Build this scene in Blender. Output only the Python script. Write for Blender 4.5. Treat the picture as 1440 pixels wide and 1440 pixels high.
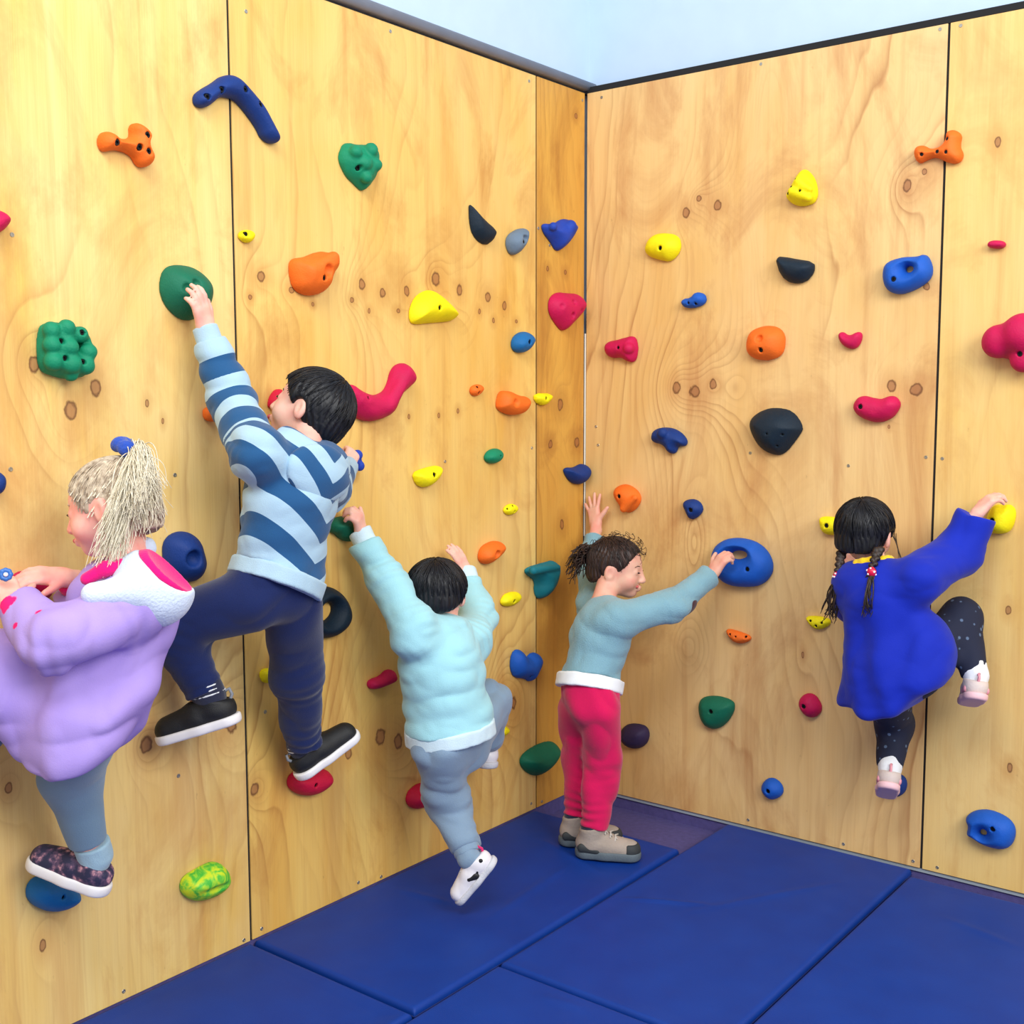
import bpy, math, random
import numpy as np

# ------------------------------------------------------------------ scene, camera, light
for o in list(bpy.data.objects):
    bpy.data.objects.remove(o, do_unlink=True)
scene = bpy.context.scene
COL = scene.collection
PX = 1440.0
FOC = 1636.92
HEAD, PITCH, ROLL = 0.663067, 0.0989875, -0.00214616
CAM = np.array([2.288528, -3.340710, 1.385925])
FW = np.array([-math.sin(HEAD)*math.cos(PITCH), math.cos(HEAD)*math.cos(PITCH), -math.sin(PITCH)])
_r = np.cross(FW, [0, 0, 1]); _r /= np.linalg.norm(_r); _u = np.cross(_r, FW)
RT = math.cos(ROLL)*_r + math.sin(ROLL)*_u
UP = -math.sin(ROLL)*_r + math.cos(ROLL)*_u

cam_data = bpy.data.cameras.new('camera')
cam_data.sensor_width = 36.0
cam_data.sensor_fit = 'HORIZONTAL'
cam_data.lens = 36.0*FOC/PX
cam_data.clip_start = 0.05
cam = bpy.data.objects.new('camera', cam_data)
COL.objects.link(cam)
from mathutils import Matrix, Vector
cam.matrix_world = Matrix(((RT[0], UP[0], -FW[0], CAM[0]), (RT[1], UP[1], -FW[1], CAM[1]),
                           (RT[2], UP[2], -FW[2], CAM[2]), (0, 0, 0, 1)))
scene.camera = cam

world = bpy.data.worlds.new('room_light')
scene.world = world
world.use_nodes = True
world.node_tree.nodes['Background'].inputs[0].default_value = (0.95, 0.98, 1.0, 1)
world.node_tree.nodes['Background'].inputs[1].default_value = 0.52

def area(name, loc, target, size, power, color=(1, 1, 1)):
    d = bpy.data.lights.new(name, 'AREA'); d.shape = 'RECTANGLE'
    d.size, d.size_y = size; d.energy = power; d.color = color
    o = bpy.data.objects.new(name, d); COL.objects.link(o); o.location = loc
    o.rotation_euler = (Vector(target)-Vector(loc)).to_track_quat('-Z', 'Y').to_euler()
    return o
area('window_light', (4.6, -2.6, 3.1), (0.2, -0.9, 1.3), (2.6, 1.8), 150, (1, 0.99, 0.96))
area('ceiling_light', (1.9, -3.6, 3.9), (0.6, -0.8, 1.4), (2.4, 1.2), 85, (1, 1, 0.98))

vs = scene.view_settings
scene.display_settings.display_device = 'sRGB'
vs.view_transform = 'Standard'
vs.look = 'None'
vs.gamma = 1.0
vs.use_curve_mapping = False
vs.exposure = 0.17

# ------------------------------------------------------------------ pixel -> point on a real surface
def ray(x, y):
    return (x-720)/FOC*RT-(y-720)/FOC*UP+FW
def PL(x, y, off=0.0):            # on the left wall plane, off metres out from it
    d = ray(x, y); return CAM+(off-CAM[0])/d[0]*d
def PR(x, y, off=0.0):            # on the right wall plane
    d = ray(x, y); return CAM+(-off-CAM[1])/d[1]*d
def PZ(x, y, z=0.0):              # on a level plane
    d = ray(x, y); return CAM+(z-CAM[2])/d[2]*d

# ------------------------------------------------------------------ helpers
def srgb(r, g, b):
    f = lambda c: (c/255/12.92) if c/255 <= 0.04045 else ((c/255+0.055)/1.055)**2.4
    return (f(r), f(g), f(b), 1.0)

def tag(o, label=None, cat=None, group=None, kind=None):
    if label: o['label'] = label
    if cat: o['category'] = cat
    if group: o['group'] = group
    if kind: o['kind'] = kind
    return o

def link(name, me, mat=None, parent=None, smooth=True):
    o = bpy.data.objects.new(name, me); COL.objects.link(o)
    if mat is not None: me.materials.append(mat)
    if parent is not None:
        o.parent = parent
        o.matrix_parent_inverse = Matrix.Translation(-Vector(parent.location)) if parent.type == 'EMPTY' else Matrix.Identity(4)
    if smooth and len(me.polygons):
        me.polygons.foreach_set('use_smooth', np.ones(len(me.polygons), dtype=bool))
    return o

def mesh_np(V, Q):
    """vertices (n,3), faces (m,3) or (m,4)"""
    me = bpy.data.meshes.new('mesh')
    V = np.asarray(V, dtype=np.float32); Q = np.asarray(Q, dtype=np.int32)
    k = Q.shape[1]
    me.vertices.add(len(V)); me.vertices.foreach_set('co', V.ravel())
    me.loops.add(Q.size); me.loops.foreach_set('vertex_index', Q.ravel())
    me.polygons.add(len(Q)); me.polygons.foreach_set('loop_start', np.arange(0, Q.size, k, dtype=np.int32))
    me.update(calc_edges=True); me.validate()
    return me

def empty(name, loc):
    o = bpy.data.objects.new(name, None); COL.objects.link(o)
    o.location = Vector([float(a) for a in loc]); o.empty_display_size = 0.05
    return o

def box_mesh(lo, hi, bevel=0.0, seg=2):
    import bmesh
    bm = bmesh.new()
    bmesh.ops.create_cube(bm, size=1)
    for v in bm.verts:
        v.co = Vector([(lo[i]+hi[i])/2+v.co[i]*(hi[i]-lo[i]) for i in range(3)])
    if bevel > 0:
        bmesh.ops.bevel(bm, geom=list(bm.edges), offset=bevel, segments=seg, profile=0.5, affect='EDGES')
    me = bpy.data.meshes.new('mesh'); bm.to_mesh(me); bm.free()
    return me

# ------------------------------------------------------------------ materials
def new_mat(name):
    m = bpy.data.materials.new(name); m.use_nodes = True
    nt = m.node_tree
    return m, nt, nt.nodes['Principled BSDF']

def N(nt, typ, **kw):
    n = nt.nodes.new(typ)
    for k, v in kw.items():
        if k.startswith('i'):
            n.inputs[int(k[1:])].default_value = v
        else:
            setattr(n, k, v)
    return n

def simple_mat(name, col, rough=0.6, bump=0.0, scale=80.0, var=0.0, detail=3.0, sheen=0.0, coat=0.0, spec=0.5, metal=0.0, vscale=None, sss=0.0):
    m, nt, b = new_mat(name)
    b.inputs['Base Color'].default_value = col
    b.inputs['Roughness'].default_value = rough
    b.inputs['Specular IOR Level'].default_value = spec
    b.inputs['Metallic'].default_value = metal
    if sheen: b.inputs['Sheen Weight'].default_value = sheen
    if coat: b.inputs['Coat Weight'].default_value = coat
    if sss:
        b.inputs['Subsurface Weight'].default_value = sss
        b.inputs['Subsurface Radius'].default_value = (0.012, 0.005, 0.003)
        b.inputs['Subsurface Scale'].default_value = 0.6
    tc = N(nt, 'ShaderNodeTexCoord')
    if bump:
        n = N(nt, 'ShaderNodeTexNoise'); n.inputs['Scale'].default_value = scale; n.inputs['Detail'].default_value = detail
        nt.links.new(tc.outputs['Object'], n.inputs['Vector'])
        bp = N(nt, 'ShaderNodeBump'); bp.inputs['Strength'].default_value = bump; bp.inputs['Distance'].default_value = 0.003
        nt.links.new(n.outputs[0], bp.inputs['Height']); nt.links.new(bp.outputs[0], b.inputs['Normal'])
    if var:
        n2 = N(nt, 'ShaderNodeTexNoise'); n2.inputs['Scale'].default_value = vscale or 14.0; n2.inputs['Detail'].default_value = 4.0
        nt.links.new(tc.outputs['Object'], n2.inputs['Vector'])
        mp = N(nt, 'ShaderNodeMapRange'); mp.inputs[1].default_value = 0.3; mp.inputs[2].default_value = 0.7
        mp.inputs[3].default_value = 1-var; mp.inputs[4].default_value = 1+var
        nt.links.new(n2.outputs[0], mp.inputs[0])
        mx = N(nt, 'ShaderNodeVectorMath', operation='SCALE'); mx.inputs[0].default_value = col[:3]
        nt.links.new(mp.outputs[0], mx.inputs['Scale']); nt.links.new(mx.outputs[0], b.inputs['Base Color'])
    return m

def wood_group():
    g = bpy.data.node_groups.new('knot', 'ShaderNodeTree')
    I = g.interface
    for nm in ('P', 'C', 'S'):
        I.new_socket(nm, in_out='INPUT', socket_type='NodeSocketVector')
    for nm in ('M', 'W', 'Amp'):
        I.new_socket(nm, in_out='INPUT', socket_type='NodeSocketFloat')
    I.new_socket('M', in_out='OUTPUT', socket_type='NodeSocketFloat')
    I.new_socket('W', in_out='OUTPUT', socket_type='NodeSocketFloat')
    gi = g.nodes.new('NodeGroupInput'); go = g.nodes.new('NodeGroupOutput')
    sub = N(g, 'ShaderNodeVectorMath', operation='SUBTRACT')
    mul = N(g, 'ShaderNodeVectorMath', operation='MULTIPLY')
    ln = N(g, 'ShaderNodeVectorMath', operation='LENGTH')
    L = g.links.new
    L(gi.outputs['P'], sub.inputs[0]); L(gi.outputs['C'], sub.inputs[1])
    L(sub.outputs[0], mul.inputs[0]); L(gi.outputs['S'], mul.inputs[1]); L(mul.outputs[0], ln.inputs[0])
    # mask: min of normalised distances
    mn = N(g, 'ShaderNodeMath', operation='MINIMUM'); L(ln.outputs['Value'], mn.inputs[0]); L(gi.outputs['M'], mn.inputs[1])
    L(mn.outputs[0], go.inputs['M'])
    # warp: Amp / (1 + (r/3)^2)
    d = N(g, 'ShaderNodeMath', operation='MULTIPLY', i1=0.30); L(ln.outputs['Value'], d.inputs[0])
    p = N(g, 'ShaderNodeMath', operation='POWER', i1=2.0); L(d.outputs[0], p.inputs[0])
    a = N(g, 'ShaderNodeMath', operation='ADD', i1=1.0); L(p.outputs[0], a.inputs[0])
    q = N(g, 'ShaderNodeMath', operation='DIVIDE'); L(gi.outputs['Amp'], q.inputs[0]); L(a.outputs[0], q.inputs[1])
    s = N(g, 'ShaderNodeMath', operation='ADD'); L(q.outputs[0], s.inputs[0]); L(gi.outputs['W'], s.inputs[1])
    L(s.outputs[0], go.inputs['W'])
    return g
KNOT = wood_group()

def wood_mat(name, axis, seed, knots, tints, line=0.5, freq=26.0, warp=5.0):
    """rotary-cut pine plywood; axis 1 = runs along y, 0 = runs along x; knots = [(u, v, ru, rv, amp)] in metres"""
    m, nt, b = new_mat(name)
    L = nt.links.new
    tc = N(nt, 'ShaderNodeTexCoord'); sp = N(nt, 'ShaderNodeSeparateXYZ'); L(tc.outputs['Object'], sp.inputs[0])
    P = N(nt, 'ShaderNodeCombineXYZ'); L(sp.outputs[axis], P.inputs[0]); L(sp.outputs[2], P.inputs[1])
    def noise(sx, sy, detail=2.0, rough=0.5, off=0.0, dist=0.0):
        mp = N(nt, 'ShaderNodeMapping'); mp.inputs['Scale'].default_value = (sx, sy, 1)
        mp.inputs['Location'].default_value = (seed*3.7+off, seed*1.9+off, seed+off)
        L(P.outputs[0], mp.inputs[0])
        n = N(nt, 'ShaderNodeTexNoise'); n.inputs['Scale'].default_value = 1.0; n.inputs['Detail'].default_value = detail
        n.inputs['Roughness'].default_value = rough; n.inputs['Distortion'].default_value = dist
        L(mp.outputs[0], n.inputs['Vector']); return n.outputs[0]
    def math_(op, a, c=None, cl=False):
        n = N(nt, 'ShaderNodeMath', operation=op); n.use_clamp = cl
        for i, v in enumerate((a, c)):
            if v is None: continue
            if isinstance(v, (int, float)): n.inputs[i].default_value = v
            else: L(v, n.inputs[i])
        return n.outputs[0]
    def remap(x, a, c, d=0.0, e=1.0):
        n = N(nt, 'ShaderNodeMapRange'); n.clamp = True
        n.inputs[1].default_value = a; n.inputs[2].default_value = c; n.inputs[3].default_value = d; n.inputs[4].default_value = e
        L(x, n.inputs[0]); return n.outputs[0]
    def mix(f, a, c):
        n = N(nt, 'ShaderNodeMix'); n.data_type = 'RGBA'
        if isinstance(f, (int, float)): n.inputs[0].default_value = f
        else: L(f, n.inputs[0])
        for k, v in ((6, a), (7, c)):
            if isinstance(v, tuple): n.inputs[k].default_value = v
            else: L(v, n.inputs[k])
        return n.outputs[2]
    M, W = None, None
    for (u, v, ru, rv, amp) in knots:
        k = N(nt, 'ShaderNodeGroup'); k.node_tree = KNOT
        L(P.outputs[0], k.inputs['P']); k.inputs['C'].default_value = (u, v, 0)
        k.inputs['S'].default_value = (1/ru, 1/rv, 0); k.inputs['Amp'].default_value = amp
        if M is None: k.inputs['M'].default_value = 99.0; k.inputs['W'].default_value = 0
        else: L(M, k.inputs['M']); L(W, k.inputs['W'])
        if amp < 0:            # figure in the grain only, no dark knot
            k.inputs['Amp'].default_value = -amp; W = k.outputs['W']
            if M is None: M = k.outputs['M']
            continue
        M, W = k.outputs['M'], k.outputs['W']
    # ring coordinate
    g = math_('MULTIPLY', sp.outputs[axis], freq)
    g = math_('ADD', g, math_('MULTIPLY', noise(1.3, 0.45, 3.0, 0.5, 3.1), warp*4.2))
    g = math_('ADD', g, math_('MULTIPLY', noise(6, 2.0, 3.0, 0.55, 9.2), 2.2))
    if W is not None: g = math_('ADD', g, W)
    fr = math_('FRACT', g)
    # late wood: slow rise, sharp drop
    ring = math_('MULTIPLY', math_('POWER', fr, 3.2), remap(fr, 0.88, 1.0, 1.0, 0.0))
    # some rings are stronger than others
    ri = N(nt, 'ShaderNodeTexWhiteNoise'); ri.noise_dimensions = '1D'; L(math_('FLOOR', g), ri.inputs['W'])
    ring = math_('MULTIPLY', ring, remap(ri.outputs['Value'], 0.15, 1.0, 0.1, 1.0))
    strength = remap(noise(2.0, 1.0, 3.0, 0.6, 17.0, 0.5), 0.42, 0.66, 0.05, 1.0)
    ring = math_('MULTIPLY', math_('MULTIPLY', ring, strength), line)
    # broad streaks and blotches of the veneer
    s1 = remap(noise(7.0, 0.45, 4.0, 0.6, 21.0, 0.5), 0.34, 0.66)
    s2 = remap(noise(1.5, 0.8, 4.0, 0.6, 31.0, 0.8), 0.36, 0.66)
    c = mix(s1, tints[0], tints[1])
    c = mix(math_('MULTIPLY', s2, 0.8), c, tints[2])
    s3 = remap(noise(3.2, 1.5, 6.0, 0.66, 41.0, 1.4), 0.50, 0.74)
    c = mix(math_('MULTIPLY', s3, 0.72), c, tints[3])
    s4 = remap(noise(16, 0.7, 4.0, 0.62, 47.0, 0.4), 0.54, 0.72)
    c = mix(math_('MULTIPLY', s4, 0.42), c, tints[3])
    c = mix(ring, c, tints[4])
    fib = remap(noise(240, 5, 2.0, 0.6, 5.0), 0.3, 0.75)
    c = mix(math_('MULTIPLY', fib, 0.10), c, tints[4])
    speck = remap(noise(60, 25, 3.0, 0.7, 51.0), 0.70, 0.80)
    c = mix(math_('MULTIPLY', speck, 0.30), c, tints[5])
    if M is not None:
        Mn = math_('ADD', M, math_('MULTIPLY', math_('SUBTRACT', noise(70, 45, 2.0, 0.5, 61.0), 0.5), 0.8))
        halo = remap(Mn, 1.0, 3.8, 0.42, 0.0)
        c = mix(halo, c, tints[3])
        body = remap(Mn, 0.70, 1.0, 0.62, 0.0)
        c = mix(body, c, srgb(150, 92, 60))
        rim = math_('MULTIPLY', remap(Mn, 0.55, 0.80, 0.0, 1.0), remap(Mn, 0.80, 1.05, 1.0, 0.0))
        c = mix(math_('MULTIPLY', rim, 0.8), c, srgb(92, 52, 30))
    L(c, b.inputs['Base Color'])
    b.inputs['Roughness'].default_value = 0.5
    b.inputs['Specular IOR Level'].default_value = 0.35
    bp = N(nt, 'ShaderNodeBump'); bp.inputs['Strength'].default_value = 0.12; bp.inputs['Distance'].default_value = 0.002
    L(fib, bp.inputs['Height']); L(bp.outputs[0], b.inputs['Normal'])
    return m

# ------------------------------------------------------------------ implicit surfaces
def smin(a, b, k):
    if k <= 0: return np.minimum(a, b)
    h = np.maximum(k-np.abs(a-b), 0)/k
    return np.minimum(a, b)-h*h*k*0.25

PAD = 0.042
class Field:
    """ordered list of signed-distance pieces; evaluated on blocks P (nb, m, 3)"""
    def __init__(s): s.ops = []; s.lo = np.full(3, 1e9); s.hi = np.full(3, -1e9)
    def add(s, fn, lo, hi, k=0.0, mode='u'):
        lo = np.asarray(lo, float); hi = np.asarray(hi, float)
        s.ops.append((fn, lo, hi, min(k, PAD*0.9), mode))
        if mode == 'u': s.lo = np.minimum(s.lo, lo); s.hi = np.maximum(s.hi, hi)
        return s
    def cone(s, a, b, ra, rb=None, k=0.0, flat=None, mode='u'):
        a = np.asarray(a, np.float32); b = np.asarray(b, np.float32); rb = ra if rb is None else rb; ra = float(ra); rb = float(rb)
        ba = b-a; l2 = float(ba@ba)+1e-12; R = max(ra, rb)
        if flat is not None:
            n = np.asarray(flat[0], np.float32); n = n/np.linalg.norm(n); sc = float(flat[1])
        def fn(P):
            q = P-a
            if flat is not None:
                dn = q@n
                bn = ba@n
                t = np.clip((q@ba)/l2, 0, 1)
                e = q-t[..., None]*ba
                en = e@n
                e2 = (e*e).sum(-1)-en*en+(en/sc)**2
                return (np.sqrt(np.maximum(e2, 1e-14))-(ra+(rb-ra)*t))*min(1.0, (1+sc)/2)
            t = np.clip((q@ba)/l2, 0, 1)
            e = q-t[..., None]*ba
            return np.sqrt((e*e).sum(-1)+1e-14)-(ra+(rb-ra)*t)
        return s.add(fn, np.minimum(a, b)-R, np.maximum(a, b)+R, k, mode)
    def ell(s, c, rad, axes=None, k=0.0, mode='u'):
        c = np.asarray(c, np.float32); rad = np.asarray(rad, np.float32)
        A = np.eye(3, dtype=np.float32) if axes is None else np.asarray(axes, np.float32)
        def fn(P):
            q = (P-c)@A.T
            k0 = np.sqrt(((q/rad)**2).sum(-1)+1e-12); k1 = np.sqrt(((q/rad**2)**2).sum(-1)+1e-12)
            return k0*(k0-1)/k1
        e = np.sqrt(((A*rad[:, None])**2).sum(0))
        return s.add(fn, c-e, c+e, k, mode)
    def box(s, c, half, axes=None, r=0.0, k=0.0, mode='u'):
        c = np.asarray(c, np.float32); half = np.asarray(half, np.float32)-np.float32(r)
        A = np.eye(3, dtype=np.float32) if axes is None else np.asarray(axes, np.float32); r = float(r)
        def fn(P):
            q = np.abs((P-c)@A.T)-half
            return np.sqrt((np.maximum(q, 0)**2).sum(-1)+1e-14)+np.minimum(q.max(-1), 0)-r
        e = np.abs(A*(half+r)[:, None]).sum(0)
        return s.add(fn, c-e, c+e, k, mode)
    def plane(s, p, n, k=0.0):     # keep the side away from n
        p = np.asarray(p, np.float32); n = np.asarray(n, np.float32); n = n/np.linalg.norm(n)
        return s.add(lambda P: (P-p)@n, [-9]*3, [9]*3, k, 'i')
    def sub(s, f, k=0.0, mode='u'):
        return s.add(f.eval, f.lo, f.hi, k, mode)
    def disp(s, fn): return s.add(fn, [-9]*3, [9]*3, 0, 'd')
    def eval(s, P):
        D = np.full(P.shape[:-1], PAD, np.float32)
        bl = P.min(1); bh = P.max(1)
        for fn, lo, hi, k, mode in s.ops:
            if mode == 'i':
                v = fn(P)
                D = -smin(-D, -v, k)
                continue
            if mode == 'd':
                m = np.abs(D).min(1) < PAD*0.7
                if m.any():
                    d = D[m]; D[m] = d+fn(P[m])*np.clip((PAD*0.7-np.abs(d))/(PAD*0.25), 0, 1)
                continue
            pad = k+PAD*1.15
            m = ((bl <= hi+pad) & (bh >= lo-pad)).all(-1)
            if not m.any(): continue
            v = fn(P[m])
            if mode == 'u': d = D[m]; D[m] = np.where(v < PAD, smin(d, v, k), d)
            else: D[m] = -smin(-D[m], v, k)
        return D

def grow(field, h, lo=None, hi=None, B=4, wide=False):
    """sparse surface nets -> vertices, quads"""
    lo = (field.lo if lo is None else np.asarray(lo, float))-0.012-2*h
    hi = (field.hi if hi is None else np.asarray(hi, float))+0.012+2*h
    nb = np.ceil((hi-lo)/(B*h)).astype(int)
    bi = np.stack(np.meshgrid(*[np.arange(n) for n in nb], indexing='ij'), -1).reshape(-1, 3)
    cen = lo+(bi+0.5)*B*h
    d = np.concatenate([field.eval(c[:, None, :].astype(np.float32))[:, 0] for c in np.array_split(cen, max(1, len(cen)//200000+1))])
    bi = bi[np.abs(d) < (PAD*0.98 if wide or h >= 0.004 else min(B*h*0.87*1.4+h+0.004, PAD*0.98))]
    g = np.stack(np.meshgrid(*[np.arange(B+1)]*3, indexing='ij'), -1).reshape(-1, 3)
    NG = nb*B+2
    keyf = lambda c: (c[..., 0]*NG[1]+c[..., 1])*NG[2]+c[..., 2]
    VK, VP, quads = [], [], []
    edges = []
    for sel in np.array_split(bi, max(1, len(bi)*(B+1)**3//1200000+1)):
        if not len(sel): continue
        idx = sel[:, None, :]*B+g[None]
        D = field.eval((lo+idx*h).astype(np.float32)).reshape(len(sel), B+1, B+1, B+1)
        S = D < 0
        acc = np.zeros((len(sel), B, B, B, 3), np.float32); cnt = np.zeros((len(sel), B, B, B), np.float32)
        for ax in range(3):
            o1, o2 = [(1, 2), (0, 2), (0, 1)][ax]
            for a in (0, 1):
                for c in (0, 1):
                    s0 = [slice(None)]*4; s1 = [slice(None)]*4
                    s0[1+ax] = slice(0, B); s1[1+ax] = slice(1, B+1)
                    for oo, w in ((o1, a), (o2, c)):
                        s0[1+oo] = slice(w, B+w); s1[1+oo] = slice(w, B+w)
                    d0 = D[tuple(s0)]; d1 = D[tuple(s1)]
                    x = (d0 < 0) != (d1 < 0)
                    t = np.where(x, d0/np.where(x, d0-d1, 1), 0)
                    acc[..., ax] += np.where(x, t, 0)
                    acc[..., o1] += np.where(x, a, 0); acc[..., o2] += np.where(x, c, 0)
                    cnt += x
            # edges owned by the block
            s0 = [slice(None)]+[slice(0, B)]*3; s1 = list(s0); s1[1+ax] = slice(1, B+1)
            x = S[tuple(s0)] != S[tuple(s1)]
            w = np.argwhere(x)
            if len(w):
                gi = sel[w[:, 0]]*B+w[:, 1:]
                edges.append((ax, gi, S[tuple(s0)][x]))
        w = np.argwhere(cnt > 0)
        if len(w):
            gi = sel[w[:, 0]]*B+w[:, 1:]
            ii = tuple(w.T)
            VK.append(keyf(gi)); VP.append(lo+(gi+acc[ii]/cnt[ii][:, None])*h)
    VK = np.concatenate(VK); VP = np.concatenate(VP)
    o = np.argsort(VK); VK = VK[o]; VP = VP[o]
    for ax, gi, s in edges:
        o1, o2 = [(1, 2), (2, 0), (0, 1)][ax]
        e1 = np.zeros(3, int); e1[o1] = 1; e2 = np.zeros(3, int); e2[o2] = 1
        c = np.stack([gi-e1-e2, gi-e2, gi, gi-e1], 1)
        k = keyf(c); p = np.searchsorted(VK, k); p = np.minimum(p, len(VK)-1)
        ok = (VK[p] == k).all(1) & (c >= 0).all((1, 2))
        p = p[ok]; s = s[ok]
        p = np.where(s[:, None], p, p[:, ::-1])
        quads.append(p)
    Q = np.concatenate(quads)
    # one smoothing pass
    e = np.concatenate([Q[:, [0, 1]], Q[:, [1, 2]], Q[:, [2, 3]], Q[:, [3, 0]]])
    acc = np.zeros_like(VP); cn = np.zeros(len(VP))
    for j in range(3):
        acc[:, j] = np.bincount(e[:, 0], VP[e[:, 1], j], len(VP))+np.bincount(e[:, 1], VP[e[:, 0], j], len(VP))
    cn = np.bincount(e.ravel(), minlength=len(VP))
    VP = np.where(cn[:, None] > 0, 0.55*VP+0.45*acc/np.maximum(cn, 1)[:, None], VP)
    return VP, Q

def solid(name, field, h, mat, parent=None, **kw):
    V, Q = grow(field, h, **kw)
    return link(name, mesh_np(V, Q), mat, parent)

class Waves:
    """smooth pseudo noise: a sum of sines"""
    def __init__(s, seed, freq, n=6, stretch=(1, 1, 1)):
        r = np.random.RandomState(seed)
        d = r.normal(size=(n, 3)); d /= np.linalg.norm(d, axis=1)[:, None]
        s.k = d*(freq*(0.6+0.9*r.rand(n)))[:, None]*np.asarray(stretch)
        s.p = (r.rand(n)*6.28).astype(np.float32); s.k = np.ascontiguousarray(s.k.T.astype(np.float32))
    def __call__(s, P): return np.sin(np.asarray(P, np.float32)@s.k+s.p).mean(-1)*1.6

# ------------------------------------------------------------------ structure
M_white = simple_mat('painted_white_wall', srgb(188, 210, 236), 0.75, 0.08, 60, 0.02)
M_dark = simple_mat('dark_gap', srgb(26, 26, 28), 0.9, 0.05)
M_cap = simple_mat('grey_capping', srgb(122, 126, 138), 0.45, 0.05, 40, 0.08)
M_skirt = simple_mat('pale_skirting', srgb(160, 172, 184), 0.6, 0.05)
M_floor = simple_mat('purple_carpet', srgb(84, 78, 138), 0.95, 0.6, 500, 0.12, vscale=60)
M_screw = simple_mat('zinc_screw', srgb(176, 170, 156), 0.35, 0.05, 200, metal=0.8)
M_hole = simple_mat('screw_recess', srgb(60, 44, 30), 0.8, 0.05)

floor = link('floor', box_mesh((-0.3, -4.6, -0.12), (4.2, 0.3, -0.05)), M_floor, smooth=False)
tag(floor, kind='structure')
wall_left = link('wall_left', box_mesh((-0.16, -4.4, -0.05), (-0.021, 0.17, 3.75)), M_white, smooth=False)
tag(wall_left, kind='structure')
wall_right = link('wall_right', box_mesh((-0.021, 0.05, -0.05), (4.1, 0.17, 3.75)), M_white, smooth=False)
tag(wall_right, kind='structure')
# dark strips behind the plywood joints, standing in for shade in the gaps
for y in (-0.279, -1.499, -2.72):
    link('seam_shade', box_mesh((-0.0205, y-0.03, 0.0), (-0.0185, y+0.03, 2.398)), M_dark, wall_left, smooth=False)
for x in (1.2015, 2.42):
    link('seam_shade', box_mesh((x-0.03, 0.0185, 0.0), (x+0.03, 0.0495, 2.398)), M_dark, wall_right, smooth=False)

def kn(fn, axis, lst):
    out = []
    for (x, y, rx, ry, amp) in lst:
        p = fn(x, y); q = fn(x+rx, y); r = fn(x, y-ry)
        out.append((p[axis], p[2], abs(q[axis]-p[axis]), abs(r[2]-p[2]), amp))
    return out
K1 = kn(PL, 1, [(48, 513, 8, 13, 5), (134, 545, 8, 14, 6), (99, 577, 9, 15, 9), (205, 1047, 9, 13, 7), (325, 1020, 8, 13, 7),
                (12, 1108, 6, 9, 5), (207, 567, 3, 6, 2), (229, 592, 2, 5, 1), (60, 1330, 5, 10, 3)])
K2 = kn(PL, 1, [(367, 389, 6, 8, 3), (352, 418, 3, 4, 2), (410, 408, 4, 5, 2), (440, 428, 2, 3, 1), (509, 400, 5, 8, 4), (538, 412, 4, 7, 3),
                (495, 422, 3, 4, 2), (519, 437, 2, 4, 2), (560, 437, 3, 4, 2), (572, 410, 4, 8, 4), (613, 392, 6, 11, 6), (646, 408, 4, 9, 4),
                (686, 418, 4, 8, 4), (709, 430, 3, 7, 3), (674, 438, 2, 4, 1), (694, 451, 2, 4, 1), (726, 452, 2, 3, 1), (535, 1036, 7, 13, 7),
                (560, 1043, 6, 12, 6), (490, 1060, 5, 8, 3), (358, 1110, 6, 10, 6), (704, 978, 5, 11, 5), (722, 988, 4, 10, 4), (617, 584, 2, 4, 1),
                (644, 578, 2, 4, 1), (575, 586, 2, 4, 1)])
K3 = kn(PL, 1, [(788, 569, 4, 9, 4), (774, 625, 3, 6, 3), (811, 622, 4, 8, 3), (770, 378, 2, 4, 1), (795, 383, 2, 4, 1), (810, 163, 2, 4, 1), (790, 738, 3, 8, 2)])
K4 = kn(PR, 0, [(983, 279, 4, 5, 4), (965, 299, 5, 8, 4), (1009, 289, 6, 8, 5), (1038, 287, 6, 8, -3), (952, 545, 6, 9, 5), (977, 551, 8, 9, 5), (1003, 540, 5, 8, 4),
                (1034, 545, 5, 9, -4), (1254, 543, 7, 9, 5), (1288, 548, 9, 10, 6), (1276, 261, 6, 9, 5), (1300, 241, 4, 5, 2), (1303, 403, 5, 6, 3),
                (1129, 921, 2, 5, 1), (965, 910, 12, 16, -9), (950, 985, 8, 9, -7), (975, 760, 6, 20, -7), (1075, 300, 5, 60, -6), (1090, 150, 20, 60, -6), (1250, 600, 2, 3, 1)])
K5 = kn(PR, 0, [(1418, 858, 4, 7, 3), (1403, 200, 5, 8, 4), (1327, 960, 4, 2, 1), (1420, 1080, 4, 7, 3), (1405, 905, 6, 12, -7)])
T_left = (srgb(242, 214, 138), srgb(232, 188, 92), srgb(240, 210, 146), srgb(202, 146, 82), srgb(166, 104, 54), srgb(116, 72, 40))
T_mid = (srgb(238, 200, 112), srgb(226, 172, 78), srgb(234, 200, 128), srgb(190, 128, 62), srgb(160, 98, 44), srgb(112, 70, 38))
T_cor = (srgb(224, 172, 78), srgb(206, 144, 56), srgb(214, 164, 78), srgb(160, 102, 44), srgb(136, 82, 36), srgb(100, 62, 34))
T_right = (srgb(236, 198, 130), srgb(224, 176, 104), srgb(240, 206, 148), srgb(192, 134, 82), srgb(164, 104, 58), srgb(120, 76, 44))
T_r2 = (srgb(240, 206, 128), srgb(232, 188, 104), srgb(240, 208, 142), srgb(204, 148, 80), srgb(176, 116, 60), srgb(120, 76, 44))
panels = []
SEAM = 0.0036
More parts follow.
